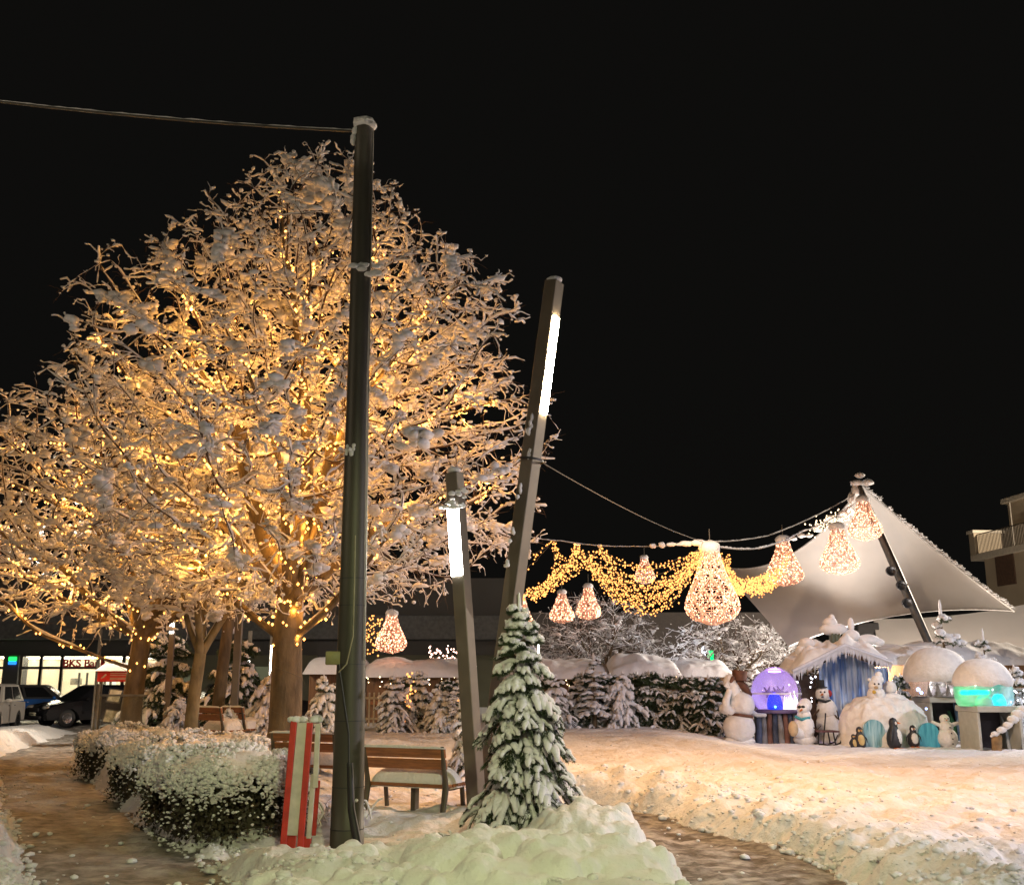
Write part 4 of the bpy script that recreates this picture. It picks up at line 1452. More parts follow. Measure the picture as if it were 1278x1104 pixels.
# ------------------------------------------------------------------ cars
def car(name, label, loc, rz, paint, L=4.2, W=1.74, H=1.48, kind='hatch', dark_roof=False):
    r = thing(name, label, 'car', loc, rz, 'parked cars in front of the lit shop')
    l = L / 2
    hood = 0.92 if kind != 'van' else 1.0
    prof = [(-l, 0.32), (-l, 0.75), (-l + 0.08, 0.93), (0.25 * l, 0.97), (0.42 * l, hood + 0.03), (0.86 * l, hood - 0.13), (0.97 * l, hood - 0.28), (l, 0.48), (l - 0.05, 0.26),
            (0.80 * l, 0.24), (0.74 * l, 0.50), (0.64 * l, 0.64), (0.54 * l, 0.64), (0.45 * l, 0.50), (0.39 * l, 0.24),
            (-0.39 * l, 0.24), (-0.45 * l, 0.50), (-0.54 * l, 0.64), (-0.64 * l, 0.64), (-0.74 * l, 0.50), (-0.80 * l, 0.26)]
    pr = np.array(prof)
    c = np.array([0, 0.6])
    V, n = [], len(pr)
    for y, s in ((-W / 2, 0.955), (-W / 2 + 0.07, 1.0), (0, 1.012), (W / 2 - 0.07, 1.0), (W / 2, 0.955)):
        q = c + (pr - c) * np.array([s, s if s < 1 else 1])
        V.append(np.stack([q[:, 0], np.full(n, y), q[:, 1]], -1))
    f = []
    for k in range(4):
        f += [[k * n + i, k * n + (i + 1) % n, (k + 1) * n + (i + 1) % n, (k + 1) * n + i] for i in range(n)]
    f += [list(range(n))[::-1], [4 * n + i for i in range(n)]]
    MB().add(np.concatenate(V), f, smooth=False).build('body', paint, r)
    # cabin
    xb0, xb1 = -l + 0.12, 0.44 * l
    xt0, xt1 = (-l + 0.42, 0.10 * l)
    if kind == 'suv':
        xt0 = -l + 0.30
    zb, zt = 0.955, H
    wb, wt = W / 2 - 0.06, W / 2 - 0.24
    Vc = np.array([[xb0, -wb, zb], [xb1, -wb, zb], [xb1, wb, zb], [xb0, wb, zb],
                   [xt0, -wt, zt - 0.05], [xt1, -wt, zt - 0.05], [xt1, wt, zt - 0.05], [xt0, wt, zt - 0.05],
                   [xt0 + 0.14, -wt + 0.12, zt], [xt1 - 0.16, -wt + 0.12, zt], [xt1 - 0.16, wt - 0.12, zt], [xt0 + 0.14, wt - 0.12, zt]])
    fc = [[0, 1, 5, 4], [1, 2, 6, 5], [2, 3, 7, 6], [3, 0, 4, 7], [4, 5, 9, 8], [5, 6, 10, 9], [6, 7, 11, 10], [7, 4, 8, 11], [8, 9, 10, 11]]
    MB().add(Vc, fc, smooth=False).build('roof', DARK if dark_roof else paint, r)

    def pane(nm, ids, a, b, lo=0.12, hi=0.90, off=0.012):
        p = Vc[ids]
        q = lambda u, v: (p[0] * (1 - u) + p[1] * u) * (1 - v) + (p[3] * (1 - u) + p[2] * u) * v
        v4 = np.array([q(a, lo), q(b, lo), q(b, hi), q(a, hi)])
        nr = norm(np.cross(v4[1] - v4[0], v4[3] - v4[0]))
        if nr @ (v4.mean(0) - np.array([0, 0, 1.1])) < 0:
            nr = -nr
        V8 = np.concatenate([v4, v4 + nr * off])
        MB().add(V8, [[4, 5, 6, 7], [0, 1, 5, 4], [1, 2, 6, 5], [2, 3, 7, 6], [3, 0, 4, 7]], smooth=False).build(nm, CARGLASS, r)
    pane('windscreen', [1, 2, 6, 5], 0.06, 0.94)
    pane('rear_window', [3, 0, 4, 7], 0.08, 0.92)
    for ids in ([0, 1, 5, 4], [3, 2, 6, 7]):
        pane('side_window', ids, 0.10, 0.48)
        pane('side_window', ids, 0.52, 0.90)
    for x in (-0.59 * l, 0.59 * l):
        for y in (-1, 1):
            w = MB().add(*lathe([(0.19, -0.10), (0.29, -0.10), (0.32, -0.06), (0.32, 0.06), (0.29, 0.10), (0.19, 0.10)], 24,
                                (x, y * (W / 2 - 0.12), 0.31), M=rotx(PI / 2))).build('wheel', RUBBER, r)
            MB().add(*lathe([(0.001, 0.085), (0.06, 0.10), (0.17, 0.085), (0.195, 0.10), (0.195, -0.08)], 20, (x, y * (W / 2 - 0.12), 0.31),
                            M=rotx(PI / 2 * -y) )).build('rim', CHROME, w)
    for y in (-1, 1):
        MB().add(*blobs(np.array([[0.905 * l, y * (W / 2 - 0.24), 0.70]]), np.array([[0.16, 0.20, 0.095]]), 2, 0, rot=False)).build(
            'headlight', mat('headlight_lens', (0.75, 0.75, 0.72), 0.08, metal=0.7, var=0.05), r)
        MB().add(*blobs(np.array([[-l + 0.05, y * (W / 2 - 0.14), 0.80]]), np.array([[0.07, 0.10, 0.13]]), 2, 0, rot=False)).build('tail_light', REDP, r)
        MB().add(*blobs(np.array([[0.30 * l, y * (W / 2 + 0.08), 0.99]]), np.array([[0.07, 0.12, 0.075]]), 2, 0, rot=False)).build('mirror', paint, r)
        for x in (-0.22 * l, 0.12 * l):
            MB().add(*box((x, y * (W / 2 + 0.005), 0.83), (0.08, 0.015, 0.012), 0.004)).build('door_handle', CHROME, r)
    MB().add(*box((l - 0.01, 0, 0.62), (0.02, 0.42, 0.07), 0.01)).build('grille', DARK, r)
    MB().add(*box((l - 0.01, 0, 0.34), (0.03, 0.62, 0.07), 0.01)).build('bumper_intake', DARK, r)
    pl = MB().add(*box((l + 0.012, 0, 0.47), (0.008, 0.26, 0.055), 0.003)).build('number_plate', mat('plate_white', (0.75, 0.72, 0.55), 0.4, var=0.05), r)
    return r


silver = mat('silver_paint', (0.52, 0.49, 0.45), 0.35, metal=0.2, var=0.05, coat=0.6)
black = mat('black_paint', (0.008, 0.008, 0.010), 0.15, var=0.1, coat=1.0)
blue = mat('blue_paint', (0.015, 0.11, 0.42), 0.25, var=0.05, coat=0.8)
p = at(3, 900, 36.5)
car('parked_car', 'silver car facing the camera at the left edge of the photo', (p[0] - 0.7, 36.5, -0.03), -PI / 2 + 0.18, silver, L=3.9, H=1.55, kind='suv')
p = at(47, 900, 43.5)
car('parked_car', 'blue hatchback with black roof parked behind the silver car', (p[0] + 0.1, 43.5, -0.03), 0.25, blue, L=3.9, H=1.50, dark_roof=True)
p = at(88, 900, 40.5)
car('parked_car', 'black car with pale number plate facing left, in front of the lit shop', (p[0] + 0.6, 40.8, -0.03), -PI / 2 - 0.72, black, L=4.4, H=1.50, kind='suv')
p = at(142, 900, 43.5)
car('parked_car', 'dark car glimpsed behind the glass barrier, right of the black car', (p[0] + 0.2, 43.8, -0.03), -PI / 2 - 0.3, black, L=4.2, H=1.45)
p = at(318, 900, 40)
car('parked_car', 'dark car behind the firs left of the largest trunk', (p[0], 40.0, 0.1), 0.4, black, L=4.2, H=1.45)

# ------------------------------------------------------------------ shop building on the left
YS = 50.0
us = mpp(100, 830, YS)
sx = lambda px: at(px, 830, YS)[0]
sz = lambda py, px=100: at(px, py, YS)[2]
DGREY = mat('dark_facade', (0.045, 0.046, 0.044), 0.6, var=0.15, scale=0.6)
MULL = mat('mullion_metal', (0.10, 0.09, 0.075), 0.4, metal=0.5)
shop = thing('shop_building', 'long dark building with brightly lit ground floor windows on the left', 'building', (sx(100), YS, 0))
ox = sx(100)
BX = lambda px: sx(px) - ox
MB().add(*box(((BX(-200) + BX(640)) / 2, 5.0, (sz(817) + 6.4) / 2), ((BX(640) - BX(-200)) / 2, 5.0, (6.4 - sz(817)) / 2)), smooth=False).build('upper_wall', DGREY, shop)
MB().add(*box(((BX(-200) + BX(640)) / 2, -0.35, 4.05), ((BX(640) - BX(-200)) / 2, 0.35, 0.55), 0.03), smooth=False).build('cornice', mat('cornice_grey', (0.085, 0.09, 0.09), 0.6), shop)
ROOMW = mat('room_wall', (0.62, 0.55, 0.42), 0.8, var=0.08, scale=0.8)
m = MB()
z1 = sz(817)
m.add(*box(((BX(-60) + BX(200)) / 2, 5.0, z1 / 2), ((BX(200) - BX(-60)) / 2, 0.1, z1 / 2)), smooth=False)
m.add(*box(((BX(-60) + BX(200)) / 2, 2.5, 0.0), ((BX(200) - BX(-60)) / 2, 2.5, 0.05)), smooth=False)
m.add(*box((BX(200), 2.5, z1 / 2), (0.1, 2.5, z1 / 2)), smooth=False)
m.add(*box((BX(-60), 2.5, z1 / 2), (0.1, 2.5, z1 / 2)), smooth=False)
m.build('room_wall', ROOMW, shop)
m = MB()
for px in range(-40, 200, 24):
    for y in (0.9, 2.6, 4.2):
        m.add(*box((BX(px), y, z1 - 0.06), (0.16, 0.55, 0.03)), smooth=False)
m.build('ceiling_light', emit('shop_light', (1.0, 0.88, 0.66), 15), shop)
PANE = clear('shop_glass', (0.96, 0.97, 0.95), 0.94, diff=0.02)
def bay(a, b, ztop=817, sill=0.12, trans=833):
    w = MB()
    for px in (a, b):
        w.add(*box((BX(px), 0, z1 / 2), (0.055, 0.06, z1 / 2)), smooth=False)
    w.add(*box(((BX(a) + BX(b)) / 2, 0.0, sz(trans)), ((BX(b) - BX(a)) / 2 - 0.06, 0.055, 0.06)), smooth=False)
    w.add(*box(((BX(a) + BX(b)) / 2, 0.0, z1 - 0.03), ((BX(b) - BX(a)) / 2 - 0.06, 0.055, 0.05)), smooth=False)
    o = w.build('window', MULL, shop)
    MB().add(*box(((BX(a) + BX(b)) / 2, 0.01, z1 / 2), ((BX(b) - BX(a)) / 2 - 0.056, 0.008, z1 / 2 - 0.08)), smooth=False).build('pane', PANE, o)
for a, b in ((-40, -17), (-17, 6), (27, 51), (51.6, 77), (77.6, 128), (128.6, 154), (155, 176), (176.6, 197)):
    bay(a, b)
MB().add(*box(((BX(7) + BX(26)) / 2, 0.25, z1 / 2), ((BX(26) - BX(7)) / 2, 0.5, z1 / 2)), smooth=False).build('pillar', DGREY, shop)
MB().add(*box((BX(19), -0.32, sz(822)), (4.6 * us, 0.06, 2.6 * us), 0.02)).build('sign_lamp', emit('green_sign_lamp', (0.02, 1.0, 0.12), 2.2), shop)
MB().add(*box((BX(19), -0.32, sz(827)), (4.6 * us, 0.06, 2.0 * us), 0.02)).build('sign_lamp', emit('blue_sign_lamp', (0.02, 0.22, 1.0), 2.0), shop)
MB().add(*box((BX(59), 3.5, sz(850)), (7.5 * us, 0.05, 4.2 * us), 0.01)).build('wall_picture', mat('framed_picture', (0.06, 0.06, 0.05), 0.4, col2=(0.3, 0.28, 0.2), scale=3), shop)
MB().add(*box((BX(30), 2.6, 0.55), (9 * us, 0.5, 0.55), 0.03)).build('counter', mat('red_counter', (0.55, 0.20, 0.12), 0.5), shop)
for px in (86, 94, 103, 114, 121):
    MB().add(*box((BX(px), 1.6 + 0.3 * math.sin(px), 1.0), (1.2 * us, 0.04, 1.0)), smooth=False).build('door_frame', MULL, shop)
for px, w in ((87, 2.2), (101, 2.5), (109, 4), (147, 6)):
    MB().add(*box((BX(px), 3.4, 1.15), (w * us, 0.05, 1.0)), smooth=False).build('lit_panel', emit('bright_panel', (1.0, 0.90, 0.66), 1.6), shop)
cu = bpy.data.curves.new('sign_letters', 'FONT')
cu.body = 'BKS Bank'
cu.size = 0.50
cu.extrude = 0.03
cu.offset = 0.012
tmp = bpy.data.objects.new('sign_letters_source', cu)
C.objects.link(tmp)
bpy.context.view_layer.update()
lme = bpy.data.meshes.new_from_object(tmp.evaluated_get(bpy.context.evaluated_depsgraph_get()))
bpy.data.objects.remove(tmp)
lme.materials.clear()
lme.materials.append(mat('red_letters', (0.42, 0.012, 0.015), 0.4, var=0.05))
lt = bpy.data.objects.new('sign_letters', lme)
C.objects.link(lt)
lt.parent = shop
lt.location = (BX(79.5), -0.12, sz(831.8))
lt.rotation_euler = (PI / 2, 0, 0)
lt.scale = (1.02, 1, 1)
# right hand part of the same building: plain yellowish wall, dim windows
MB().add(*box(((BX(198) + BX(640)) / 2, 0.4, z1 / 2), ((BX(640) - BX(198)) / 2, 0.3, z1 / 2)), smooth=False).build('ground_wall', mat('olive_wall', (0.11, 0.115, 0.075), 0.7, var=0.15, scale=0.7), shop)
for px, w, hh in ((402, 1.6, 11), (408, 1.6, 11), (415, 1.6, 11)):
    MB().add(*box((BX(px), 0.06, sz(812, 400) + 0.1), (w * us, 0.03, hh * us)), smooth=False).build('window', emit('slit_window', (1.0, 0.93, 0.85), 1.4), shop)
MB().add(*box((BX(412), 0.03, sz(812, 400) + 0.1), (16 * us, 0.06, 15 * us)), smooth=False).build('window_frame', DARK, shop)
for px, w in ((318, 22), (230, 10)):
    MB().add(*box((BX(px), 0.06, 1.85), (w * us, 0.03, 0.42)), smooth=False).build('window', emit('dim_window', (0.62, 0.62, 0.36), 0.16), shop)


def far_lamp(label, px, ytop, ybot, Y, wpx=3.5, lean=0.03, strength=14, low=1065):
    c = at(px, ybot, Y)
    r = thing('street_lamp', label, 'street lamp', (c[0], Y, 0), 0)
    u = mpp(px, ybot, Y)
    z0, z1_ = at(px, ybot, Y)[2], at(px, ytop, Y)[2]
    MB().add(*box((0, 0.06, (z1_ + 0.6) / 2), (0.07, 0.05, (z1_ + 0.6) / 2), 0.01), smooth=False).build('post', LAMPB, r)
    MB().add(*box((0, 0.0, (z0 + z1_) / 2), (wpx / 2 * u, 0.02, (z1_ - z0) / 2), 0.004), smooth=False).build('light_panel', emit('far_lamp_white', (1.0, 0.97, 0.88), strength), r)


far_lamp('far street lamp with small lit tube right of the dark leaning stems', 310, 808, 826, 38)
far_lamp('far slim street lamp with lit edge left of the largest trunk', 337, 805, 842, 36, 1.6, strength=3)
far_lamp('street lamp hidden among branches above the pale trunk, lighting them white', 299, 715, 748, 20.8, 6, strength=45)
far_lamp('street lamp beside the second trunk with bright white tube', 214, 768, 790, 26, 5, strength=45)
far_lamp('slim street lamp standing right of the nearest fir, far behind', 672, 800, 828, 37, 1.5, strength=3)

# ------------------------------------------------------------------ festoon cables, light garlands, hanging baubles
bigtop = at(878, 676, 24)
masttop = at(1068, 616, 34)
strapB = AB * 0.643 + bB
cable('span_cable', 'thin cable running from the taller lamp post down to the big rose bauble', [strapB + np.array([0.1, 0, 0]), bigtop], 0.10, 0.007, n=40)
cable('span_cable', 'thin level cable above the golden garlands left of the big bauble', [at(640, 664, 23), at(700, 675, 23.5), at(790, 682, 24), bigtop], 0.04, 0.008, snow=0.010)
cable('span_cable', 'thin cable from the big rose bauble up to the tent mast top', [bigtop, at(960, 668, 28), masttop], [0.05, 0.08], 0.012, snow=0.010)
cable('span_cable', 'second snow crusted cable just below the one to the tent mast', [bigtop + np.array([0.2, 0, -0.1]), at(950, 684, 28), at(1000, 664, 30.5), masttop - np.array([0, 0, 0.3])], [0.05, 0.05, 0.1], 0.012, snow=0.03)


def garland(label, strands, bulb, spacing, r_, jit, wire=0.006, snow_at=None):
    m = MB()
    pts = []
    for (pl, sag) in strands:
        P = []
        pl = [np.asarray(q, float) for q in pl]
        for a, b in zip(pl[:-1], pl[1:]):
            u = np.linspace(0, 1, 14)[:, None]
            q = a * (1 - u) + b * u
            q[:, 2] -= (4 * sag * u * (1 - u))[:, 0]
            P.append(q)
        P = np.concatenate(P)
        P = P + rng.normal(0, 0.012, P.shape)
        m.add(*tubes(P[None], np.full((1, len(P)), wire), 4))
        s = np.concatenate([[0], np.cumsum(np.linalg.norm(np.diff(P, axis=0), axis=1))])
        u = np.arange(0.03, s[-1], spacing)
        Q = np.stack([np.interp(u, s, P[:, k]) for k in range(3)], -1)
        pts.append(Q + rng.normal(0, jit, Q.shape))
    pts = np.concatenate(pts)
    m.add(*bulbs(pts, r_ * rng.uniform(0.75, 1.2, len(pts))), m=1)
    if snow_at is not None:
        q = np.array(snow_at)
        m.add(*blobs(q[:, :3], q[:, 3:6], 2, 0.08), m=2)
    o = m.build('light_garland', [WIRE, bulb, SNOW])
    if bulb is BULB and len(pts) > 120:      # the shine of the strings on what hangs round them
        for i in rng.choice(len(pts), 9, replace=False):
            lamp('garland_glow', tuple(pts[i]), 5.0, GOLD, 0.03)
    return tag(o, label, 'light garland', 'light garlands over the plaza')


g_ = np.random.default_rng(77)
st = [([at(636, 722, 23), at(690, 674, 23.5)], 0.12), ([at(628, 700, 22.5), at(652, 690, 23), at(690, 675, 23.5)], 0.1)]
garland('short golden garland rising from behind the lamp post to the first cable clip', st, BULB, 0.13, 0.019, 0.03)
st = []
for k in range(10):
    st.append(([at(655 + g_.uniform(-8, 12), 742 + g_.uniform(-8, 8), 23 + g_.uniform(-0.4, 0.4)), at(690 + 3 * k, 722 - 2 * k + g_.uniform(-8, 8), 23.6), at([692, 719, 719, 748][k % 4], [676, 682, 682, 684][k % 4], 23.8)], 0.16))
garland('fan of golden garlands between the lamp posts and the small bauble pair', st, BULB, 0.05, 0.0185, 0.04)
st = []
for k in range(18):
    x0, y0 = [(719, 684), (748, 684), (732, 700), (738, 706)][k % 4]
    st.append(([at(x0, y0, 23.8 + g_.uniform(-0.3, 0.3)), at(874 + g_.uniform(-4, 6), 686 + g_.uniform(-4, 10), 24 + g_.uniform(-0.2, 0.2))], 0.42 + 0.055 * k))
tops = []
for px, py, s in ((815, 681, 0.10), (826, 680, 0.12), (838, 679, 0.09), (856, 678, 0.12), (872, 677, 0.15), (848, 679, 0.07), (748, 681, 0.07), (720, 679, 0.06)):
    q = at(px, py, 24)
    tops.append([*q, s * 1.5, s * 0.7, s * 0.55])
garland('thick golden swag of lights from the cable clips to the big rose bauble', st, BULB, 0.045, 0.0185, 0.04, snow_at=tops)
st = []
for k in range(8):
    st.append(([at(900 + g_.uniform(-6, 8), 688 + g_.uniform(0, 20), 24.5), at(918 + 2 * k, 728 + g_.uniform(-6, 8), 27), at(985, 692 + g_.uniform(-5, 10), 32)], 0.18 + 0.05 * k))
garland('golden swag between the big rose bauble and the next bauble', st, BULB, 0.055, 0.021, 0.045)
st = []
for k in range(7):
    st.append(([at(1012 + g_.uniform(-4, 6), 656 + g_.uniform(-6, 6), 32.5), at(1040, 648 + g_.uniform(-6, 8), 33), at(1066, 632 + g_.uniform(-4, 6), 34)], 0.1))
tops = [[*at(px, py, 33.5), s * 1.3, s, s * 0.7] for px, py, s in ((1000, 668, .12), (1020, 660, .15), (1036, 646, .14), (1052, 640, .13), (990, 672, .1), (1010, 668, .1))]
garland('pale snowy light cluster below the tent mast top', st, emit('pale_bulb', (1.0, 0.74, 0.46), 4), 0.10, 0.026, 0.09, snow_at=tops)
st = []
for k in range(9):
    x = 452 + 3 * k
    st.append(([at(x, 770 + g_.uniform(-4, 4), 36), at(x + g_.uniform(-3, 3), 815 + g_.uniform(-10, 6), 36)], 0.0))
garland('golden light curtain hanging right behind the cable mast, left of the far bauble', st, BULB, 0.11, 0.030, 0.06)
st = []
for k in range(12):
    x = 536 + 4 * k
    st.append(([at(x, 808 + g_.uniform(-2, 2), 37), at(x, 826 + g_.uniform(-3, 4), 37)], 0.0))
garland('rosy light curtain on the far hut behind the short lamp post', st, emit('mixed_bulb', (1.0, 0.55, 0.42), 8), 0.13, 0.030, 0.05)


def bauble(label, px, ytop, ybot, wpx, Y, n, seed, dense=1.0):
    g = np.random.default_rng(seed)
    u = mpp(px, (ytop + ybot) / 2, Y)
    top = at(px, ytop, Y)
    h, w = (ybot - ytop) * u, wpx * u / 2
    r = thing('light_bauble', label, 'light bauble', tuple(top), 0, 'pear shaped rose light baubles')
    t = np.linspace(0, 1, 15)
    pr = w * np.interp(t, [0, 0.10, 0.3, 0.5, 0.68, 0.80, 0.90, 0.97, 1.0], [0.28, 0.36, 0.50, 0.74, 0.96, 1.0, 0.84, 0.5, 0.12])
    m = MB()
    th = np.arange(14) / 14 * 2 * PI
    P = np.stack([pr[None] * np.cos(th)[:, None], pr[None] * np.sin(th)[:, None], np.repeat(-h * t[None], 14, 0)], -1)
    m.add(*tubes(P, np.full((14, 15), 0.010), 4))
    for i in range(1, 15, 1):
        a = np.linspace(0, 2 * PI, 29)
        q = np.stack([pr[i] * np.cos(a), pr[i] * np.sin(a), np.full(29, -h * t[i])], -1)
        m.add(*tubes(q[None], np.full((1, 29), 0.009), 4))
    # criss-cross tinsel woven through the frame
    for k in range(16):
        a = np.linspace(0, 2.6, 15) * (1 if k % 2 else -1) + k * 2 * PI / 16
        q = np.stack([pr * np.cos(a), pr * np.sin(a), -h * t], -1) * np.array([0.98, 0.98, 1])
        m.add(*tubes(q[None], np.full((1, 15), 0.016), 4))
    m.build('wire_frame', mat('rose_tinsel', (0.82, 0.56, 0.44), 0.5, var=0.15), r)
    zz = g.uniform(0.02, 1, n * 3)
    keep = g.random(n * 3) < np.interp(zz, t, pr) / w
    zz = zz[keep][:int(n * 1.45)]
    a = g.uniform(0, 2 * PI, len(zz))
    rr = np.interp(zz, t, pr)
    q = np.stack([rr * np.cos(a), rr * np.sin(a), -h * zz], -1)
    MB().add(*bulbs(q, 0.0165 * (Y / 26) ** 0.6 * g.uniform(0.8, 1.2, len(q)))).build('bulbs', BULBP, r, kind='stuff')
    for k_ in (0.35, 0.72):
        lamp('bauble_glow', tuple(top + np.array([0, 0, -h * k_])), 3.2 * (w / 0.6) ** 2, (1.0, 0.40, 0.24), 0.05)
    m = MB()
    lump(m, (0, 0, 0.02), (w * 0.42, w * 0.40, w * 0.28), 2, 0.06)
    m.build('snow_cap', SNOW, r)
    MB().add(*tubes(np.array([[[0, 0, 0.1], [0, 0, 0.45]]]), np.full((1, 2), 0.012), 5)).build('hanger', WIRE, r)
    return r


bauble('biggest and nearest rose bauble at the end of the golden swag', 886, 684, 779, 68, 24, 520, 81)
bauble('rose bauble hanging left of the tent mast, third from its top', 977, 674, 731, 46, 30, 330, 82)
bauble('rose bauble in the middle of the tent membrane, second from the mast', 1045, 658, 717, 49, 31, 360, 83)
bauble('rose bauble right at the tent mast top', 1077, 624, 675, 42, 33, 300, 84)
bauble('small rose bauble on the left of the pair below the garland fan', 701, 740, 777, 31, 38, 220, 85)
bauble('small rose bauble on the right of the pair below the garland fan', 734, 732, 773, 31, 37, 220, 86)
bauble('rose bauble half hidden behind the nearest fir top', 650, 744, 792, 34, 33, 240, 87)
bauble('far rose bauble seen between the cable mast and the short lamp post', 489, 766, 814, 39, 33, 330, 88)
bauble('smallest rose bauble peeking above the thick golden swag', 804, 696, 728, 26, 38, 150, 89)

# ------------------------------------------------------------------ tent
def curve_edge(a, b, bow, n):
    a, b = np.asarray(a), np.asarray(b)
    u = np.linspace(0, 1, n)[:, None]
    return a * (1 - u) + b * u + np.asarray(bow) * (4 * u * (1 - u))


def coons(c0, c1, d0, d1):
    """c0: v=0 edge over u, c1: v=1 ; d0: u=0 edge over v, d1: u=1"""
    n, k = len(c0), len(d0)
    u = np.linspace(0, 1, n)[:, None, None]
    v = np.linspace(0, 1, k)[None, :, None]
    B = ((1 - u) * (1 - v) * c0[0] + u * (1 - v) * c0[-1] + (1 - u) * v * c1[0] + u * v * c1[-1])
    Q = (1 - v) * c0[:, None] + v * c1[:, None] + (1 - u) * d0[None] + u * d1[None] - B
    i = np.arange(n - 1)[:, None] * k
    j = np.arange(k - 1)[None]
    return Q.reshape(-1, 3), np.stack([i + j, i + k + j, i + k + j + 1, i + j + 1], -1).reshape(-1, 4)


CANV = mat('tent_membrane', (0.60, 0.58, 0.56), 0.75, var=0.06, scale=0.5, bump=0.01, bscale=1.4)
tent = thing('tent_canopy', 'pale sail tent stretched from a leaning dark mast on the right', 'tent', (at(1163, 806, 33)[0], 33, 0))
to = np.array([at(1163, 806, 33)[0], 33, 0])
PA, PB, PC, PD = at(1076, 606, 34.5), at(1266, 762, 36), at(984, 806, 33.5), at(896, 706, 38)
ea = curve_edge(PA, PB, (0.0, 0, -0.12), 30)
ec = curve_edge(PD, PC, (0.15, 0, -0.1), 30)
eb = curve_edge(PA, PD, (0.1, 0.5, -0.95), 30)
ed = curve_edge(PB, PC, (0, 0.3, 0.45), 30)
V, f = coons(ea, ec, eb, ed)
MB().add(V - to, f).build('membrane', CANV, tent)
m = MB().add(*tubes((ea - to)[None], np.full((1, 30), 0.05), 8))
m.add(*tubes((eb - to)[None], np.full((1, 30), 0.03), 6))
m.add(*tubes((ed - to)[None], np.full((1, 30), 0.03), 6))
m.build('edge_rope', mat('edge_rope_grey', (0.45, 0.44, 0.43), 0.7), tent)
k = 160
u = rng.uniform(0.02, 1, k)
q = np.stack([np.interp(u, np.linspace(0, 1, 30), ea[:, c]) for c in range(3)], -1) - to + np.array([0, 0, 0.06])
MB().add(*blobs(q, np.stack([rng.uniform(0.06, 0.2, k), np.full(k, 0.06), rng.uniform(0.025, 0.05, k)], -1), 1, 0.1)).build('edge_snow', SNOW, tent, kind='stuff')
Pm0, Pm1 = at(1165, 815, 33) - to, at(1069, 600, 34) - to
MB().add(*tubes((Pm0[None] * (1 - np.linspace(0, 1, 9)[:, None]) + Pm1[None] * np.linspace(0, 1, 9)[:, None])[None],
                np.interp(np.linspace(0, 1, 9), [0, 0.5, 1], [0.13, 0.14, 0.10])[None], 14)).build('mast', mat('tent_mast', (0.05, 0.045, 0.04), 0.45, metal=0.4), tent)
m = MB()
for px, py, s in ((1073, 593, (0.17, 0.15, 0.10)), (1070, 603, (0.26, 0.2, 0.12)), (1083, 602, (0.2, 0.18, 0.12)), (1068, 612, (0.15, 0.15, 0.2)), (1062, 622, (0.12, 0.12, 0.2))):
    lump(m, at(px, py, 34) - to, s, 2, 0.07)
m.build('snow_cap', SNOW, tent)
for px, py in ((1111, 712), (1124, 730), (1131, 752)):
    c = at(px, py, 33) - to
    s = MB().add(*lathe([(0.001, -0.12), (0.11, -0.12), (0.15, 0.0), (0.16, 0.10), (0.14, 0.11), (0.12, 0.04), (0.001, 0.03)], 20, c, M=rotx(PI / 2 + 0.2))).build('floodlight', DARK, tent)
    MB().add(*tubes(np.array([c, c + np.array([0.25, 0.05, 0.03])])[None], np.full((1, 2), 0.03), 8)).build('bracket', IRON, s)
t2 = [at(1090, 772, 41), at(1330, 742, 41), at(1330, 850, 40), at(1096, 850, 40)]
V, f = coons(curve_edge(t2[0], t2[1], (0, 0, -0.25), 24), curve_edge(t2[3], t2[2], (0, 0, 0), 24), curve_edge(t2[0], t2[3], (0.0, -0.2, 0), 12), curve_edge(t2[1], t2[2], (0, 0, 0), 12))
m = MB().add(V, f)
V2 = V + np.array([0, 0.03, 0])
m.add(V2, f[:, ::-1])
o = m.build('tent_wall', CANV)
tag(o, 'second lower membrane behind the sail tent at the right edge', 'tent')
o = MB().add(*box((at(1082, 800, 41)[0], 41, 1.9), (0.42, 0.3, 1.9), 0.03), smooth=False).build('stage_speaker', DARK)
tag(o, 'dark tower box in the gap between the two tent membranes', 'speaker')

# ------------------------------------------------------------------ house on the right
HY = 66.0
h0, h1 = at(1231, 760, HY), at(1330, 760, 58)
ang = math.atan2(h1[1] - h0[1], h1[0] - h0[0])
house = thing('balcony_house', 'beige flat roofed house with railed balcony at the right edge, unlit', 'house', (h0[0], HY, 0), ang)
hz = lambda py: at(1235, py, HY)[2]
HW = mat('beige_render', (0.36, 0.29, 0.20), 0.8, var=0.1, scale=0.5, bump=0.004)
HS = mat('pale_trim', (0.48, 0.42, 0.33), 0.8, var=0.1)
MB().add(*box((9, 4.2, hz(692) / 2), (9, 4, hz(692) / 2)), smooth=False).build('lower_wall', HW, house)
MB().add(*box((9.6, 5.5, (hz(692) + hz(628)) / 2), (9.2, 3.6, (hz(628) - hz(692)) / 2)), smooth=False).build('upper_wall', HW, house)
MB().add(*box((9.6, 5.5, hz(626)), (9.5, 3.9, 0.16), 0.03), smooth=False).build('roof', HS, house)
MB().add(*box((8.6, 1.7, hz(694)), (9.7, 1.8, 0.20), 0.03), smooth=False).build('balcony_slab', HS, house)
MB().add(*box((-0.75, 1.4, (hz(663) + hz(692)) / 2), (0.32, 1.5, (hz(663) - hz(692)) / 2), 0.02), smooth=False).build('balcony_pier', HW, house)
MB().add(*box((-0.75, 1.4, hz(662)), (0.42, 1.6, 0.10), 0.02), smooth=False).build('pier_cap', HS, house)
m = MB()
for k in range(70):
    m.add(*box((-0.3 + k * 0.16, 0.12, (hz(667) + hz(690)) / 2), (0.018, 0.018, (hz(667) - hz(690)) / 2)), smooth=False)
m.add(*box((5.4, 0.12, hz(666)), (5.8, 0.03, 0.03)), smooth=False)
m.build('railing', IRON, house)
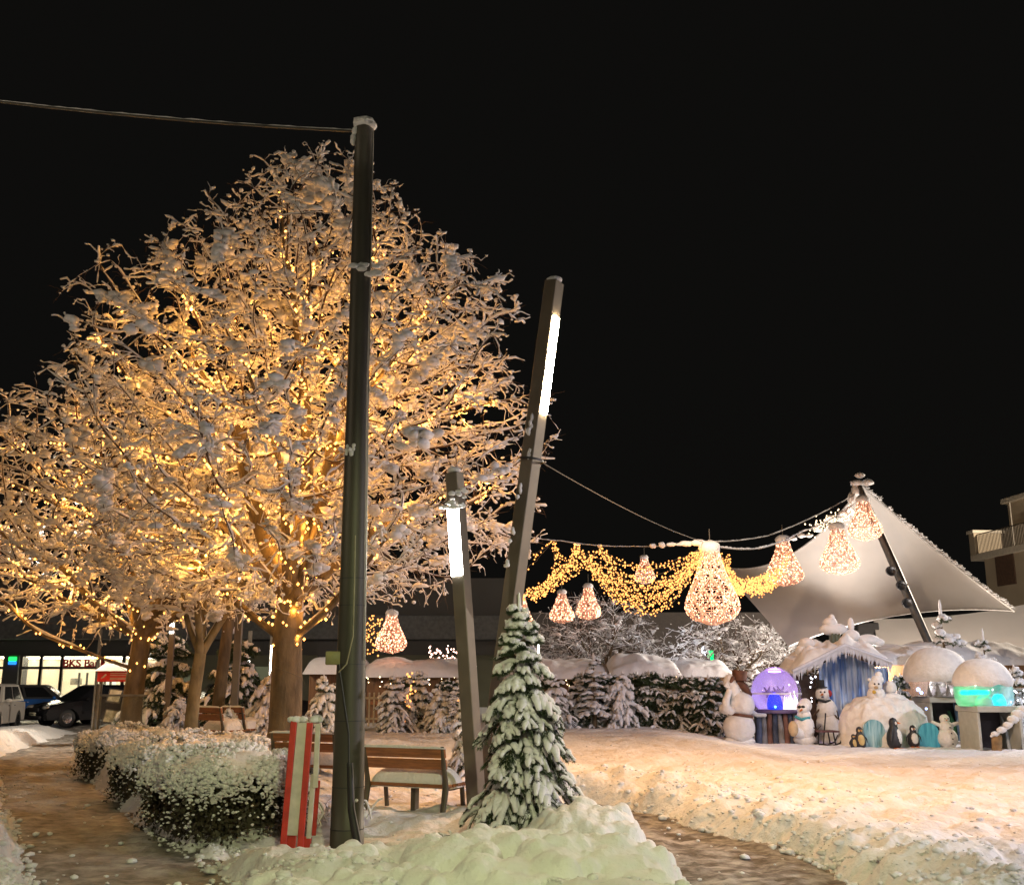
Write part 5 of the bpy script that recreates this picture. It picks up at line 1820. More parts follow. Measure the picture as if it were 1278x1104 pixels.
MB().add(*box((4.6, 1.88, hz(670)), (0.85, 0.05, 1.35)), smooth=False).build('door_frame', HS, house)
MB().add(*box((4.7, 1.84, hz(672)), (0.65, 0.05, 1.15)), smooth=False).build('balcony_door', mat('dark_glass', (0.02, 0.015, 0.015), 0.2), house)
MB().add(*box((2.3, 0.18, hz(715)), (1.0, 0.05, 0.95)), smooth=False).build('window', mat('brown_shutter', (0.09, 0.05, 0.03), 0.6), house)
MB().add(*tubes(np.array([[[0.8, 1.8, hz(628)], [0.8, 1.8, hz(690)]]]), np.full((1, 2), 0.07), 8)).build('downpipe', IRON, house)

# dark barn far behind the market
YB_ = 58
b0, b1_ = at(672, 800, YB_), at(1010, 800, YB_)
zr, ze = at(840, 758, YB_)[2], at(840, 818, YB_)[2]
barn = thing('dark_hall', 'large dark unlit hall far behind the frosted trees', 'building', ((b0[0] + b1_[0]) / 2, YB_, 0))
hw = (b1_[0] - b0[0]) / 2
MB().add(*box((0, 4, ze / 2), (hw, 3.8, ze / 2)), smooth=False).build('wall', mat('hall_wall', (0.05, 0.035, 0.03), 0.8), barn)
MB().add([[-hw - 0.3, -0.4, ze], [hw + 0.3, -0.4, ze], [hw + 0.3, 4, zr], [-hw - 0.3, 4, zr], [hw + 0.3, 8.4, ze], [-hw - 0.3, 8.4, ze],
          [-hw - 0.3, -0.4, ze - 0.15], [hw + 0.3, -0.4, ze - 0.15]], [[0, 1, 2, 3], [3, 2, 4, 5], [6, 7, 1, 0], [0, 3, 5], [1, 4, 2]], smooth=False).build(
    'roof', mat('hall_roof', (0.11, 0.095, 0.09), 0.8, var=0.12), barn)

# ------------------------------------------------------------------ market huts
def hut(label, x0, x1, Y, yr, ye, depth=2.4, th=0.30, seed=0, wallcol=HUTW, cat='market hut', name='market_hut'):
    a, b = at(x0, ye, Y), at(x1, ye, Y)
    zr_, ze_ = at((x0 + x1) / 2, yr, Y + depth * 0.5)[2], at((x0 + x1) / 2, ye, Y)[2]
    c = (a[0] + b[0]) / 2
    hw_ = (b[0] - a[0]) / 2
    r = thing(name, label, cat, (c, Y, 0), 0, 'market huts behind the fir row')
    MB().add(*box((0, depth / 2 + 0.1, ze_ / 2), (hw_ * 0.94, depth / 2 - 0.05, ze_ / 2), 0.02), smooth=False).build('wall', wallcol, r)
    MB().add(*box((0, 0.08, 0.95), (hw_ * 0.90, 0.10, 0.05), 0.01), smooth=False).build('counter', WOOD, r)
    zt = zr_ - th * 0.8
    V = [[-hw_, -0.35, ze_ - 0.04], [hw_, -0.35, ze_ - 0.04], [hw_, depth * 0.55, zt], [-hw_, depth * 0.55, zt], [hw_, depth + 0.3, ze_], [-hw_, depth + 0.3, ze_],
         [-hw_, -0.35, ze_ - 0.14], [hw_, -0.35, ze_ - 0.14]]
    MB().add(V, [[0, 1, 2, 3], [3, 2, 4, 5], [6, 7, 1, 0], [0, 3, 5], [1, 4, 2]], smooth=False).build('roof', HUTW, r)
    m = MB()
    m.add(*snow_slab(V[0], V[1], V[2], V[3], th, 50, 18, 0.08, seed, 0.35, 4))
    m.add(*snow_slab(V[3], V[2], V[4], V[5], th, 30, 10, 0.05, seed + 2, 0.3, 4))
    m.build('roof_snow', SNOW, r, kind='stuff')
    return r, c, hw_, ze_


huts = [
    hut('snow roofed brown hut just behind the cable mast', 383, 452, 34, 818, 836, seed=1),
    hut('wide brown hut with humped snow roof between the mast and the short lamp post', 454, 590, 33, 820, 840, seed=2, th=0.26),
    hut('snow roofed hut right of the nearest fir top', 652, 762, 33.5, 822, 842, seed=3, th=0.28),
    hut('snow roofed hut with high snow hump in the plaza row middle', 764, 846, 33, 816, 838, seed=4, th=0.32),
    hut('dark hut with bluish snow roof behind the left snowman', 848, 912, 34, 822, 840, seed=6, th=0.25),
    hut('long low snow roofed hut behind the capped domes', 1092, 1300, 32.5, 800, 824, seed=5, th=0.34),
]
for (r_, c, hw_, ze_), lab in zip(huts[1:4], ('tiny white bulbs along the eaves of the wide hut by the mast', 'tiny white bulbs along the eaves right of the nearest fir', 'tiny white bulbs under the high snow hump')):
    st = []
    Yh = r_.location.y - 0.42
    for k in range(9):
        x = c - hw_ * 0.9 + hw_ * 1.8 * k / 8
        st.append(([(x, Yh, ze_ - 0.12), (x + 0.03, Yh, ze_ - 0.12 - g_.uniform(0.12, 0.4))], 0))
    garland(lab, st, emit('tiny_warm_bulb', (1.0, 0.75, 0.42), 8), 0.17, 0.019, 0.03, wire=0.003)
# golden lights on the fir in the middle of the market front
q0 = [at(px, py, 27.4) for px, py in ((513, 838), (512, 850), (516, 862), (510, 872), (506, 885), (503, 895))]
garland('golden string draped down the fir in the middle of the market front', [(q0, 0.02), ([at(578, 868, 26), at(576, 880, 26)], 0)], BULB, 0.09, 0.026, 0.05)
q0 = [at(1270, 870 + 8 * k, 25.9) + g_.normal(0, 0.15, 3) for k in range(7)]
garland('small white bulbs on the fir at the right edge', [(q0, 0.02)], BULBW, 0.16, 0.018, 0.10, wire=0.003)
q0 = [at(1012 + g_.uniform(-14, 14), 842 + 6 * k, 29.8) for k in range(8)]
garland('white bulbs sparkling on the frosted fir between globe and icicle hut', [(q0, 0.02)], BULBW, 0.2, 0.019, 0.16, wire=0.003)
fc = MB()
pf = at(478, 880, 29.5)
for k in range(14):
    fc.add(*box((0.0 + k * 0.13, 0, 0.55), (0.022, 0.015, 0.45)), smooth=False)
for z in (0.3, 0.85):
    fc.add(*box((0.85, 0.02, z), (0.95, 0.012, 0.03)), smooth=False)
tag(fc.build('picket_fence', WHITEP, loc=(pf[0] - 0.9, 29.5, 0.3)), 'short white slatted fence by the market entrance behind the mast', 'fence')

# ------------------------------------------------------------------ icicle hut
YI = 30.0
ui = mpp(1045, 840, YI)
ih = at(1045, 900, YI)
lx = lambda px: (px - 1045) * ui
lz = lambda py: at(1045, py, YI)[2]
ice = thing('icicle_hut', 'gabled wooden hut with icicle fringe and blue white ice curtain wall', 'hut', (ih[0], YI, 0))
ICEB = mat('ice_curtain', (0.02, 0.12, 0.46), 0.4, col2=(0.62, 0.74, 0.90), scale=2.3, stretch=(3.4, 3.4, 0.32), detail=6)
n = 120
x_ = np.linspace(lx(1026), lx(1097), n)
yo = -0.05 * np.sin(np.linspace(0, 60, n)) - 0.06 * np.sin(np.linspace(0, 23, n))
tz = np.interp(x_, [lx(1026), lx(1050), lx(1097)], [lz(834), lz(812), lz(830)])
zz = np.linspace(0, 1, 8)
V = np.stack([np.repeat(x_[:, None], 8, 1), np.repeat(yo[:, None], 8, 1) * (1 - 0.5 * zz), 0.3 + (tz[:, None] - 0.3) * zz[None]], -1).reshape(-1, 3)
i = np.arange(n - 1)[:, None] * 8
j = np.arange(7)[None]
MB().add(V, np.stack([i + j, i + 8 + j, i + 9 + j, i + j + 1], -1).reshape(-1, 4)).build('ice_curtain', ICEB, ice)
x2 = np.linspace(lx(1097), lx(1126), 50)
V = np.stack([np.repeat(x2[:, None], 2, 1), np.repeat((0.9 - 0.05 * np.sin(np.linspace(0, 26, 50)))[:, None], 2, 1), np.repeat(np.array([[0.4, lz(832)]]), 50, 0)], -1).reshape(-1, 3)
i = np.arange(49) * 2
MB().add(V, np.stack([i, i + 2, i + 3, i + 1], -1)).build('ice_curtain', ICEB, ice)
MB().add(*box(((lx(992) + lx(1024)) / 2, 0.35, lz(842) / 2), ((lx(1024) - lx(992)) / 2, 0.05, lz(842) / 2)), smooth=False).build('side_wall', mat('dark_planks', (0.05, 0.025, 0.015), 0.7), ice)
MB().add(*box((lx(1060), 1.2, 0.9), (lx(1097) - lx(1060), 0.5, 0.9)), smooth=False).build('back_wall', HUTW, ice)


def gslab(a, b, th, y0, y1):
    (xa, za), (xb, zb) = a, b
    return ([[xa, y0, za], [xb, y0, zb], [xb, y1, zb], [xa, y1, za], [xa, y0, za - th], [xb, y0, zb - th], [xb, y1, zb - th], [xa, y1, za - th]],
            [[0, 1, 2, 3], [7, 6, 5, 4], [4, 5, 1, 0], [5, 6, 2, 1], [6, 7, 3, 2], [7, 4, 0, 3]])


pk, le, re_ = (lx(1050), lz(806)), (lx(984), lz(838)), (lx(1105), lz(827))
m = MB().add(*gslab(le, pk, 0.10, -0.75, 1.7), smooth=False)
m.add(*gslab(pk, re_, 0.10, -0.75, 1.7), smooth=False)
m.build('roof', HUTW, ice)
m = MB()
m.add(*snow_slab((le[0], -0.8, le[1] + 0.02), (pk[0], -0.8, pk[1] + 0.02), (pk[0], 1.7, pk[1] + 0.02), (le[0], 1.7, le[1] + 0.02), 0.26, 40, 30, 0.04, 61, 0.8))
m.add(*snow_slab((pk[0], -0.8, pk[1] + 0.02), (re_[0], -0.8, re_[1] + 0.02), (re_[0], 1.7, re_[1] + 0.02), (pk[0], 1.7, pk[1] + 0.02), 0.26, 40, 30, 0.04, 62, 0.8))
m.build('roof_snow', SNOW, ice, kind='stuff')
m = MB()
for (a, b) in ((le, pk), (pk, re_)):
    for k in np.linspace(0.01, 0.99, 40):
        x, z = a[0] + (b[0] - a[0]) * k, a[1] + (b[1] - a[1]) * k - 0.02
        l = g_.uniform(0.12, 0.34)
        m.add(*tubes(np.array([[[x, -0.8, z], [x + 0.005, -0.8, z - l * 0.5], [x, -0.8, z - l]]]), np.array([[0.034, 0.02, 0.003]]), 6))
m.add(*tubes(np.array([[[le[0], -0.80, le[1]], [pk[0], -0.80, pk[1]], [re_[0], -0.80, re_[1]]]]), np.full((1, 3), 0.055), 8))
m.build('icicle_fringe', mat('icicle_ice', (0.60, 0.62, 0.70), 0.25, var=0.1), ice)


class Fig:
    """a standing figure laid out in its own upright plane at depth Y"""
    def __init__(s, name, label, cat, px, Y, group=None, sink=0.06):
        s.Y, s.px = Y, px
        x = at(px, 900, Y)[0]
        s.z0 = gz(x, Y) - sink
        s.x0 = x
        s.u = mpp(px, 900, Y)
        s.r = thing(name, label, cat, (x, Y, s.z0), 0, group)

    def p(s, px, py, dy=0.0):
        return np.array([(px - s.px) * s.u, dy, at(s.px, py, s.Y)[2] - s.z0])

    def balls(s, name, m_, lst, sub=3, jit=0.012, kind=None, parent=None):
        if name in ('eye', 'button', 'goggles', 'ear', 'face') and len(lst) > 1:
            return [s.balls(name, m_, [q], sub, jit, kind, parent) for q in lst]
        mb = MB()
        for (px, py, rx, ry, dy) in lst:
            rd = min(rx, ry * 1.2)
            mb.add(*blobs(s.p(px, py, dy)[None], np.array([[rx * s.u, rd * s.u, ry * s.u]]), sub, jit, rot=False))
        return mb.build(name, m_, parent or s.r, kind=kind)

    def tube(s, name, m_, pts, rads, sides=10, parent=None):
        P = np.array([s.p(*q) for q in pts])
        mb = MB().add(*tubes(P[None], np.array(rads, float)[None] * s.u, sides))
        for q, rr in ((P[0], rads[0]), (P[-1], rads[-1])):
            mb.add(*blobs(q[None], np.full((1, 3), rr * s.u), 2, 0, rot=False))
        return mb.build(name, m_, parent or s.r)

    def hat(s, name, m_, px, py, r1, h, brim, tilt=0.0, dy=0.0):
        prof = np.array([(brim, 0), (brim, 1.0), (r1, 1.2), (r1 * 1.08, h), (r1 * 0.9, h + 0.6), (0.01, h + 0.7)]) * s.u
        return MB().add(*lathe(prof, 20, s.p(px, py, dy), M=roty(tilt))).build(name, m_, s.r)


# roof ornaments
TUR = mat('turret_green', (0.11, 0.13, 0.09), 0.6, var=0.3)
for lab, px, py, w, h, sn in [
        ('largest snow capped turret on the icicle hut ridge', 1042, 799, 11, 17, [(1040, 785, 18, 8), (1036, 777, 9, 7), (1038, 771, 4, 5)]),
        ('pointed little turret with green stem right of the ridge turret', 1062, 803, 7, 16, [(1062, 793, 11, 8), (1062, 780, 4, 10)]),
        ('broad snow pad over greenery at the right slope of the icicle hut', 1086, 812, 10, 8, [(1083, 798, 15, 7), (1095, 801, 9, 5), (1074, 804, 7, 4)]),
        ('snow loaded bough at the left slope of the icicle hut', 1014, 815, 8, 10, [(1007, 803, 11, 8), (1001, 812, 9, 8), (1018, 806, 8, 8)])]:
    r = thing('roof_ornament', lab, 'roof ornament', (at(px, py, YI + 0.9)[0], YI + 0.9, at(px, py, YI + 0.9)[2]), 0, 'snowy ornaments on the icicle hut roof')
    m = MB()
    m.add(*box((0, 0, h * ui * 0.3), (w * ui * 0.55, w * ui * 0.5, h * ui * 0.5), 0.03), smooth=False)
    for k in range(3):
        m.add(*box(((k - 1) * w * ui * 0.4, -w * ui * 0.5, h * ui * 0.25), (w * ui * 0.1, 0.03, h * ui * 0.32), 0.01), smooth=False)
    m.build('body', TUR, r)
    m = MB()
    for (a, b, c, d) in sn:
        q = at(a, b, YI + 0.9) - np.array(r.location)
        lump(m, q, (c * ui, min(c, d * 1.3) * ui, d * ui), 3, 0.025)
    m.build('snow_cap', SNOW, r)

# ------------------------------------------------------------------ snow figures
FSN = mat('figure_snow', (0.74, 0.72, 0.70), 0.8, var=0.07, scale=7, bump=0.02, bscale=16)
BRN = mat('brown_felt', (0.13, 0.055, 0.03), 0.8, var=0.3)
COAL = mat('coal', (0.012, 0.012, 0.012), 0.7)
CARR = mat('carrot_orange', (0.55, 0.16, 0.03), 0.6)
REDF = mat('red_felt', (0.35, 0.03, 0.03), 0.8)
TEAL = mat('teal_cloth', (0.05, 0.28, 0.34), 0.7, var=0.3)
fg = Fig('snowman', 'big left snowman with brown hat and belt, looking up, in front of dark firs', 'snowman', 922, 27.4)
fg.balls('body', FSN, [(922, 907, 20, 19, 0), (926, 879, 17, 16, 0), (917, 862, 9, 13, 0), (913, 850, 8, 9, 0.0), (922, 924, 19, 8, 0), (905, 884, 8, 7, -0.1)], jit=0.02)
fg.tube('arm', FSN, [(912, 886, -0.15), (904, 884, -0.22), (905, 873, -0.25), (909, 862, -0.26)], [6, 5.5, 4.5, 3.5])
fg.tube('mitten', TEAL, [(906, 874, -0.1), (908, 866, -0.12)], [4.5, 4.0])
for k in range(4):
    fg.tube('finger', FSN, [(909, 858, -0.26), (907 - 1.2 * k, 851 + 1.5 * k, -0.28)], [1.3, 0.9])
fg.hat('hat', BRN, 925, 849, 9, 12, 11, 0.12)
fg.tube('hair', BRN, [(924, 850, 0.0), (929, 856, -0.08), (934, 862, -0.05), (938, 866, 0.0)], [5, 5, 4, 2.5])
fg.tube('hair', BRN, [(916, 846, -0.12), (913, 850, -0.16)], [3, 2])
P_ = np.array([fg.p(922, 892)])
MB().add(*lathe([(14.5 * fg.u, -1.8 * fg.u), (15.6 * fg.u, -1.2 * fg.u), (15.6 * fg.u, 1.2 * fg.u), (14.5 * fg.u, 1.8 * fg.u)], 28, P_[0] + np.array([0.06, 0, 0.0]), M=roty(0.12))).build('belt', BRN, fg.r)
fg.tube('arm', mat('pale_cloth', (0.55, 0.58, 0.62), 0.7), [(938, 888, 0.05), (946, 892, 0.02), (955, 892, 0.0)], [3.2, 2.8, 2.4])

fg = Fig('snowman', 'sitting snowman with dark goggles showing its foot sole, beside the purple globe', 'snowman', 1003, 27.2)
fg.balls('body', FSN, [(1003, 908, 13, 17, 0), (1004, 893, 9, 9, 0), (1002, 883, 8, 8, -0.05), (1007, 880, 8, 9, 0.06), (1003, 922, 14, 8, 0)], jit=0.02)
fg.tube('leg', FSN, [(998, 916, -0.1), (990, 912, -0.25), (985, 910, -0.32)], [6, 5.5, 5])
fg.balls('foot', mat('tan_sole', (0.45, 0.33, 0.2), 0.8), [(984, 908, 6, 9.5, -0.42)])
fg.balls('goggles', COAL, [(996.5, 881.5, 2.6, 1.8, -0.16), (1001, 881.5, 2.6, 1.8, -0.18)])
fg.tube('nose', CARR, [(999, 885, -0.18), (995, 887, -0.3)], [1.5, 0.5])
fg.tube('arm', TWIG, [(1008, 903, -0.1), (1016, 910, -0.2), (1021, 905, -0.22)], [1.0, 0.8, 0.6], 6)
fg.tube('arm', TWIG, [(1016, 910, -0.2), (1022, 912, -0.22)], [0.8, 0.5], 6)
fg.tube('scarf', TEAL, [(992, 894, -0.12), (998, 897, -0.2), (1008, 895, -0.15)], [1.8, 2, 1.8])

fg = Fig('snowman', 'tall snowman with black top hat and red earmuff behind the sitting one', 'snowman', 1030, 28.4)
fg.balls('body', FSN, [(1034, 905, 15, 22, 0), (1033, 888, 13, 17, 0), (1029, 866, 9, 9, 0), (1032, 922, 15, 8, 0)], jit=0.02)
fg.hat('top_hat', COAL, 1027, 858, 5, 9, 8, -0.05)
fg.balls('earmuff', REDF, [(1036, 865, 3.5, 4.5, -0.08)])
fg.balls('eye', COAL, [(1024, 863, 1.1, 1.1, -0.19), (1029, 863, 1.1, 1.1, -0.19)])
fg.balls('mouth', COAL, [(1026, 869, 1.8, 0.9, -0.19)])
fg.tube('nose', CARR, [(1026, 866, -0.18), (1022, 867, -0.32)], [1.4, 0.4])
fg.tube('scarf', COAL, [(1022, 873, -0.13), (1029, 875, -0.18), (1036, 874, -0.12)], [1.6, 1.8, 1.6])
fg.tube('arm', TWIG, [(1038, 890, -0.2), (1043, 897, -0.28), (1041, 886, -0.3)], [1.3, 1.0, 0.6], 6)
fg.tube('arm', TWIG, [(1022, 885, -0.1), (1013, 893, -0.15), (1006, 890, -0.1)], [1.3, 1.0, 0.6], 6)

fg = Fig('sled', 'dark metal sled lying between the sitting snowman and the igloo', 'sled', 1032, 26.9)
for dy in (-0.2, 0.25):
    fg.tube('runner', COAL, [(1018, 928, dy), (1034, 930, dy), (1044, 926, dy), (1048, 918, dy)], [1.0, 1.0, 1.0, 0.9], 6)
    fg.tube('leg', COAL, [(1023, 928, dy), (1025, 912, dy)], [0.9, 0.9], 6)
    fg.tube('leg', COAL, [(1038, 928, dy), (1036, 912, dy)], [0.9, 0.9], 6)
m = MB()
for k in range(4):
    m.add(*box(fg.p(1031, 912, -0.22 + 0.15 * k), (12 * fg.u, 0.055, 0.018), 0.006), smooth=False)
m.build('seat', mat('dark_red_slats', (0.09, 0.03, 0.03), 0.6), fg.r)
fg.tube('pull_bar', COAL, [(1028, 912, 0), (1030, 898, 0), (1031, 890, 0)], [0.9, 0.9, 0.9], 6)

# igloo
fg = Fig('igloo', 'rough snow igloo with teal niches and snow piled over the top', 'igloo', 1102, 26.8)
n1, n2 = 44, 110
th = np.linspace(0.03, PI / 2 + 0.08, n1)
ph = np.arange(n2) / n2 * 2 * PI
hx, hh = 57 * fg.u, (at(1102, 868, 26.8)[2] - fg.z0)
q = np.stack([np.sin(th)[:, None] ** 0.55 * np.cos(ph), 0.8 * np.sin(th)[:, None] ** 0.55 * np.sin(ph), np.repeat(np.cos(th)[:, None], n2, 1)], -1)
q = q * np.array([hx, hx, hh]) * (1 + 0.07 * fbm(ph[None] * 1.6 + 0 * th[:, None], th[:, None] * 1.6 + 0 * ph[None], 0.3, 4, 71) * np.minimum(1, th[:, None] * 2))[..., None]
i = np.arange(n1 - 1)[:, None] * n2
j = np.arange(n2)[None]
MB().add(q.reshape(-1, 3), np.stack([i + j, i + n2 + j, i + n2 + (j + 1) % n2, i + (j + 1) % n2], -1).reshape(-1, 4)).build('dome', FSN, fg.r)
ICET = mat('teal_ice', (0.02, 0.20, 0.26), 0.3, col2=(0.42, 0.62, 0.64), scale=2.6, stretch=(6, 6, 0.7))
ICEC = mat('cyan_ice', (0.01, 0.22, 0.36), 0.3, col2=(0.10, 0.48, 0.62), scale=2.6, stretch=(5, 5, 0.7))
def arch(px, py_b, w, h, dy, nm, m_, th_=0.10):
    c = fg.p(px, py_b, dy)
    pts = [(-w / 2, 0), (w / 2, 0)] + [(w / 2 * math.cos(t_), h - w / 2 + w / 2 * math.sin(t_)) for t_ in np.linspace(0, PI, 12)]
    return MB().add(*prism(np.array(pts) * fg.u, th_, c=c), smooth=False).build(nm, m_, fg.r)
arch(1073, 934, 25, 37, -0.98, 'niche', ICET)
arch(1140, 934, 24, 33, -0.90, 'niche', ICEC)
fg.balls('snow_pile', FSN, [(1112, 872, 16, 8, -0.2), (1124, 880, 14, 10, -0.15), (1136, 890, 14, 12, -0.1), (1147, 902, 9, 14, -0.1), (1114, 858, 8, 9, 0), (1095, 935, 16, 6, -1.15),
                            (1120, 938, 12, 5, -1.1), (1090, 925, 9, 14, -1.0), (1150, 936, 10, 5, -1.0)], jit=0.05, kind='stuff')


def penguin(label, px, yb, h, Y, face=0.0, yellow=False, group='penguin figures at the igloo'):
    x = at(px, yb, Y)[0]
    z = at(px, yb, Y)[2]
    H = h * mpp(px, yb, Y)
    r = thing('penguin_figure', label, 'penguin figure', (x, Y, z), face, group)
    bk = mat('penguin_black', (0.02, 0.02, 0.024), 0.5, var=0.2)
    bl = mat('penguin_gold', (0.55, 0.40, 0.16), 0.6) if yellow else mat('penguin_white', (0.66, 0.64, 0.60), 0.6, var=0.05)
    prof = np.array([(0.001, 0), (0.17, 0.02), (0.25, 0.14), (0.27, 0.32), (0.24, 0.5), (0.16, 0.66), (0.135, 0.72), (0.155, 0.80), (0.15, 0.88), (0.10, 0.96), (0.001, 1.0)]) * H
    MB().add(*lathe(prof, 22, sy=0.9)).build('body', bk, r)
    MB().add(*blobs(np.array([[0, -0.10 * H, 0.35 * H]]), np.array([[0.19 * H, 0.16 * H, 0.31 * H]]), 3, 0, rot=False)).build('belly', bl, r)
    MB().add(*blobs(np.array([[0.05 * H, -0.10 * H, 0.82 * H], [-0.05 * H, -0.10 * H, 0.82 * H]]), np.array([[0.06 * H, 0.05 * H, 0.07 * H]] * 2), 2, 0, rot=False)).build('cheek', bl, r)
    MB().add(*tubes(np.array([[[0, -0.13 * H, 0.83 * H], [0, -0.25 * H, 0.81 * H]]]), np.array([[0.04 * H, 0.005 * H]]), 8)).build('beak', CARR, r)
    for s_ in (-1, 1):
        P = np.array([[s_ * 0.18 * H, 0, 0.62 * H], [s_ * 0.31 * H, -0.02 * H, 0.45 * H], [s_ * 0.35 * H, -0.02 * H, 0.26 * H]])
        MB().add(*tubes(P[None], np.array([[0.05 * H, 0.06 * H, 0.015 * H]]), 8, 0.45)).build('flipper', bk, r)
        MB().add(*blobs(np.array([[s_ * 0.11 * H, -0.12 * H, 0.015 * H]]), np.array([[0.09 * H, 0.15 * H, 0.03 * H]]), 2, 0, rot=False)).build('foot', CARR, r)
        MB().add(*blobs(np.array([[s_ * 0.06 * H, -0.145 * H, 0.86 * H]]), np.full((1, 3), 0.018 * H), 1, 0, rot=False)).build('eye', COAL, r)
    return r


penguin('small golden bellied penguin in the left teal niche of the igloo', 1074, 934, 27, 25.6, 0.1, True)
penguin('tiny penguin chick left of the golden bellied one', 1066, 934, 18, 25.6, 0.2, True)
penguin('tall dark backed penguin leaning at the front of the igloo', 1117, 934, 38, 25.5, 0.9)
penguin('penguin with white belly in the right cyan niche of the igloo', 1141, 932, 27, 25.6, 0.0)
fg = Fig('snow_bear', 'white bear cub figure with pompon hat sitting on top of the igloo', 'snow figure', 1096, 26.6)
fg.balls('body', FSN, [(1096, 866, 11, 10, 0), (1095, 855, 8.5, 8, -0.05)], jit=0.02)
fg.balls('hat', SNOW, [(1099, 848, 8, 6, 0.0), (1101, 842, 4.5, 4.5, 0)])
fg.balls('eye', COAL, [(1091.5, 853, 1.2, 1.2, -0.21), (1096.5, 853, 1.2, 1.2, -0.22)])
fg.balls('muzzle', mat('tan_sole', (0, 0, 0)), [(1093, 857.5, 2.6, 2.0, -0.22)])
fg.balls('ear', FSN, [(1088, 848, 2.2, 2.2, -0.05)])
fg.balls('lantern', mat('amber_ball', (0.5, 0.32, 0.04), 0.5), [(1089, 863, 2.4, 2.4, -0.28)])

fg = Fig('snowman', 'small snowman with outstretched arms and coal buttons below the capped dome', 'snowman', 1180, 25.9)
fg.balls('body', FSN, [(1180, 921, 13, 13, 0), (1180, 907, 8.5, 8, 0), (1179, 897, 6, 6, 0)], jit=0.015)
fg.tube('arm', FSN, [(1174, 905, 0), (1168, 903, 0), (1164, 901, 0)], [2.6, 2.4, 2.2])
fg.tube('arm', FSN, [(1186, 905, 0), (1191, 903, 0), (1195, 902, 0)], [2.6, 2.4, 2.2])
fg.balls('button', COAL, [(1181, 907, 1, 1, -0.19), (1181, 914, 1, 1, -0.25), (1181, 921, 1, 1, -0.29), (1181, 927, 1, 1, -0.28)], 1)
fg.balls('eye', COAL, [(1177, 896, 0.8, 0.8, -0.13), (1181, 896, 0.8, 0.8, -0.13)], 1)
fg.tube('nose', CARR, [(1179, 898, -0.13), (1177, 898.5, -0.24)], [0.9, 0.3])

fg = Fig('tree_stump', 'brown stump with a snowy bough resting over it below the green lit dome', 'stump', 1240, 24.4)
fg.tube('stump', mat('stump_wood', (0.26, 0.16, 0.07), 0.8, var=0.4), [(1240, 945, 0), (1241, 932, 0), (1242, 920, 0)], [7, 6, 6.5])
fg.tube('snowy_bough', FSN, [(1234, 918, -0.05), (1245, 912, -0.1), (1255, 906, -0.12), (1266, 894, -0.1), (1276, 888, 0)], [1.5, 2.2, 2.6, 3, 3.5])
fg.balls('bough_snow', FSN, [(1238, 915, 5, 3, -0.1), (1246, 910, 6, 4, -0.12), (1254, 904, 6, 4, -0.12), (1262, 897, 7, 5, -0.1), (1270, 891, 8, 6, -0.05), (1277, 886, 8, 6, 0)], jit=0.05, kind='stuff')

# ------------------------------------------------------------------ snow globes
MILK = clear('milky_dome', (0.9, 0.9, 0.95), 0.95, diff=0.13)


def globe(label, px, pc, rpx, pb, Y, name='snow_globe'):
    f_ = Fig(name, label, 'snow globe', px, Y)
    c = f_.p(px, pc)
    R = rpx * f_.u
    t0 = math.acos(max(-1, min(1, (at(px, pb, Y)[2] - at(px, pc, Y)[2]) / R)))
    t = np.linspace(t0, 0, 22)
    prof = np.stack([np.maximum(R * np.sin(t), 1e-4), R * np.cos(t)], -1)
    return f_, c, R, prof


fg, c, R, prof = globe('purple lit snow globe on a dark draped base, glowing blue igloo inside', 970, 864, 31.5, 886, 27.8)
MB().add(*lathe(prof, 40, c)).build('dome', MILK, fg.r)
sh = prof * 0.95
MB().add(*lathe(sh, 24, c, a0=0.15, a1=PI - 0.15)).build('light_catch_shell', mat('lilac_light_tint', (0.72, 0.66, 0.78), 0.7, var=0.05), fg.r)  # shell added to catch the lamp light, lilac glow tinted into its colour
MB().add(*lathe([(R * 0.01, prof[0, 1] + 0.03), (prof[0, 0] * 0.97, prof[0, 1] + 0.03)], 30, c)).build('inner_floor', FSN, fg.r)
MB().add(*lathe([(R * 1.005, -0.016), (R * 1.012, 0), (R * 1.005, 0.016)], 40, c + np.array([0, 0, -0.02]))).build('seam_ring', mat('seam_white', (0.7, 0.7, 0.75), 0.4), fg.r)
MB().add(*lathe(np.array([(0.24, 0), (0.245, 0.12), (0.21, 0.27), (0.13, 0.38), (0.001, 0.42)]), 20, c + np.array([-0.10, -0.25, prof[0, 1] + 0.04]), sx=0.78)).build('lit_igloo', emit('blue_glow', (0.01, 0.03, 1.0), 1.9), fg.r)
MB().add(*blobs((c + np.array([-0.14, -0.47, prof[0, 1] + 0.10]))[None], np.array([[0.05, 0.03, 0.035]]), 2, 0)).build('lamp', emit('cyan_glow', (0.2, 0.75, 1.0), 4), fg.r)
m = MB()
for k in range(7):
    m.add(*tubes((c + np.array([[0.16 + 0.055 * k, -0.20 - 0.02 * k, prof[0, 1] + 0.04], [0.17 + 0.05 * k, -0.22, prof[0, 1] + g_.uniform(0.25, 0.5)]]))[None], np.array([[0.035, 0.008]]), 7))
m.build('lit_icicles', emit('ivory_glow', (1.0, 0.88, 0.78), 4), fg.r)
m = MB()
for dx, s in ((-0.22, 0.30), (0.12, 0.34), (-0.02, 0.26)):
    b_ = c + np.array([dx, -0.12, -0.06])
    for k in range(6):
        a = k * PI / 3 + dx * 9
        m.add(*tubes(np.array([b_ + np.array([0, 0, 0.05]), b_ + np.array([math.cos(a) * s * 0.5, 0.06 * math.sin(a), 0.08 + 0.5 * s * math.sin(a)])])[None], np.array([[0.045, 0.02]]), 6))
m.build('snow_crystal', mat('violet_crystal', (0.30, 0.22, 0.45), 0.6), fg.r)
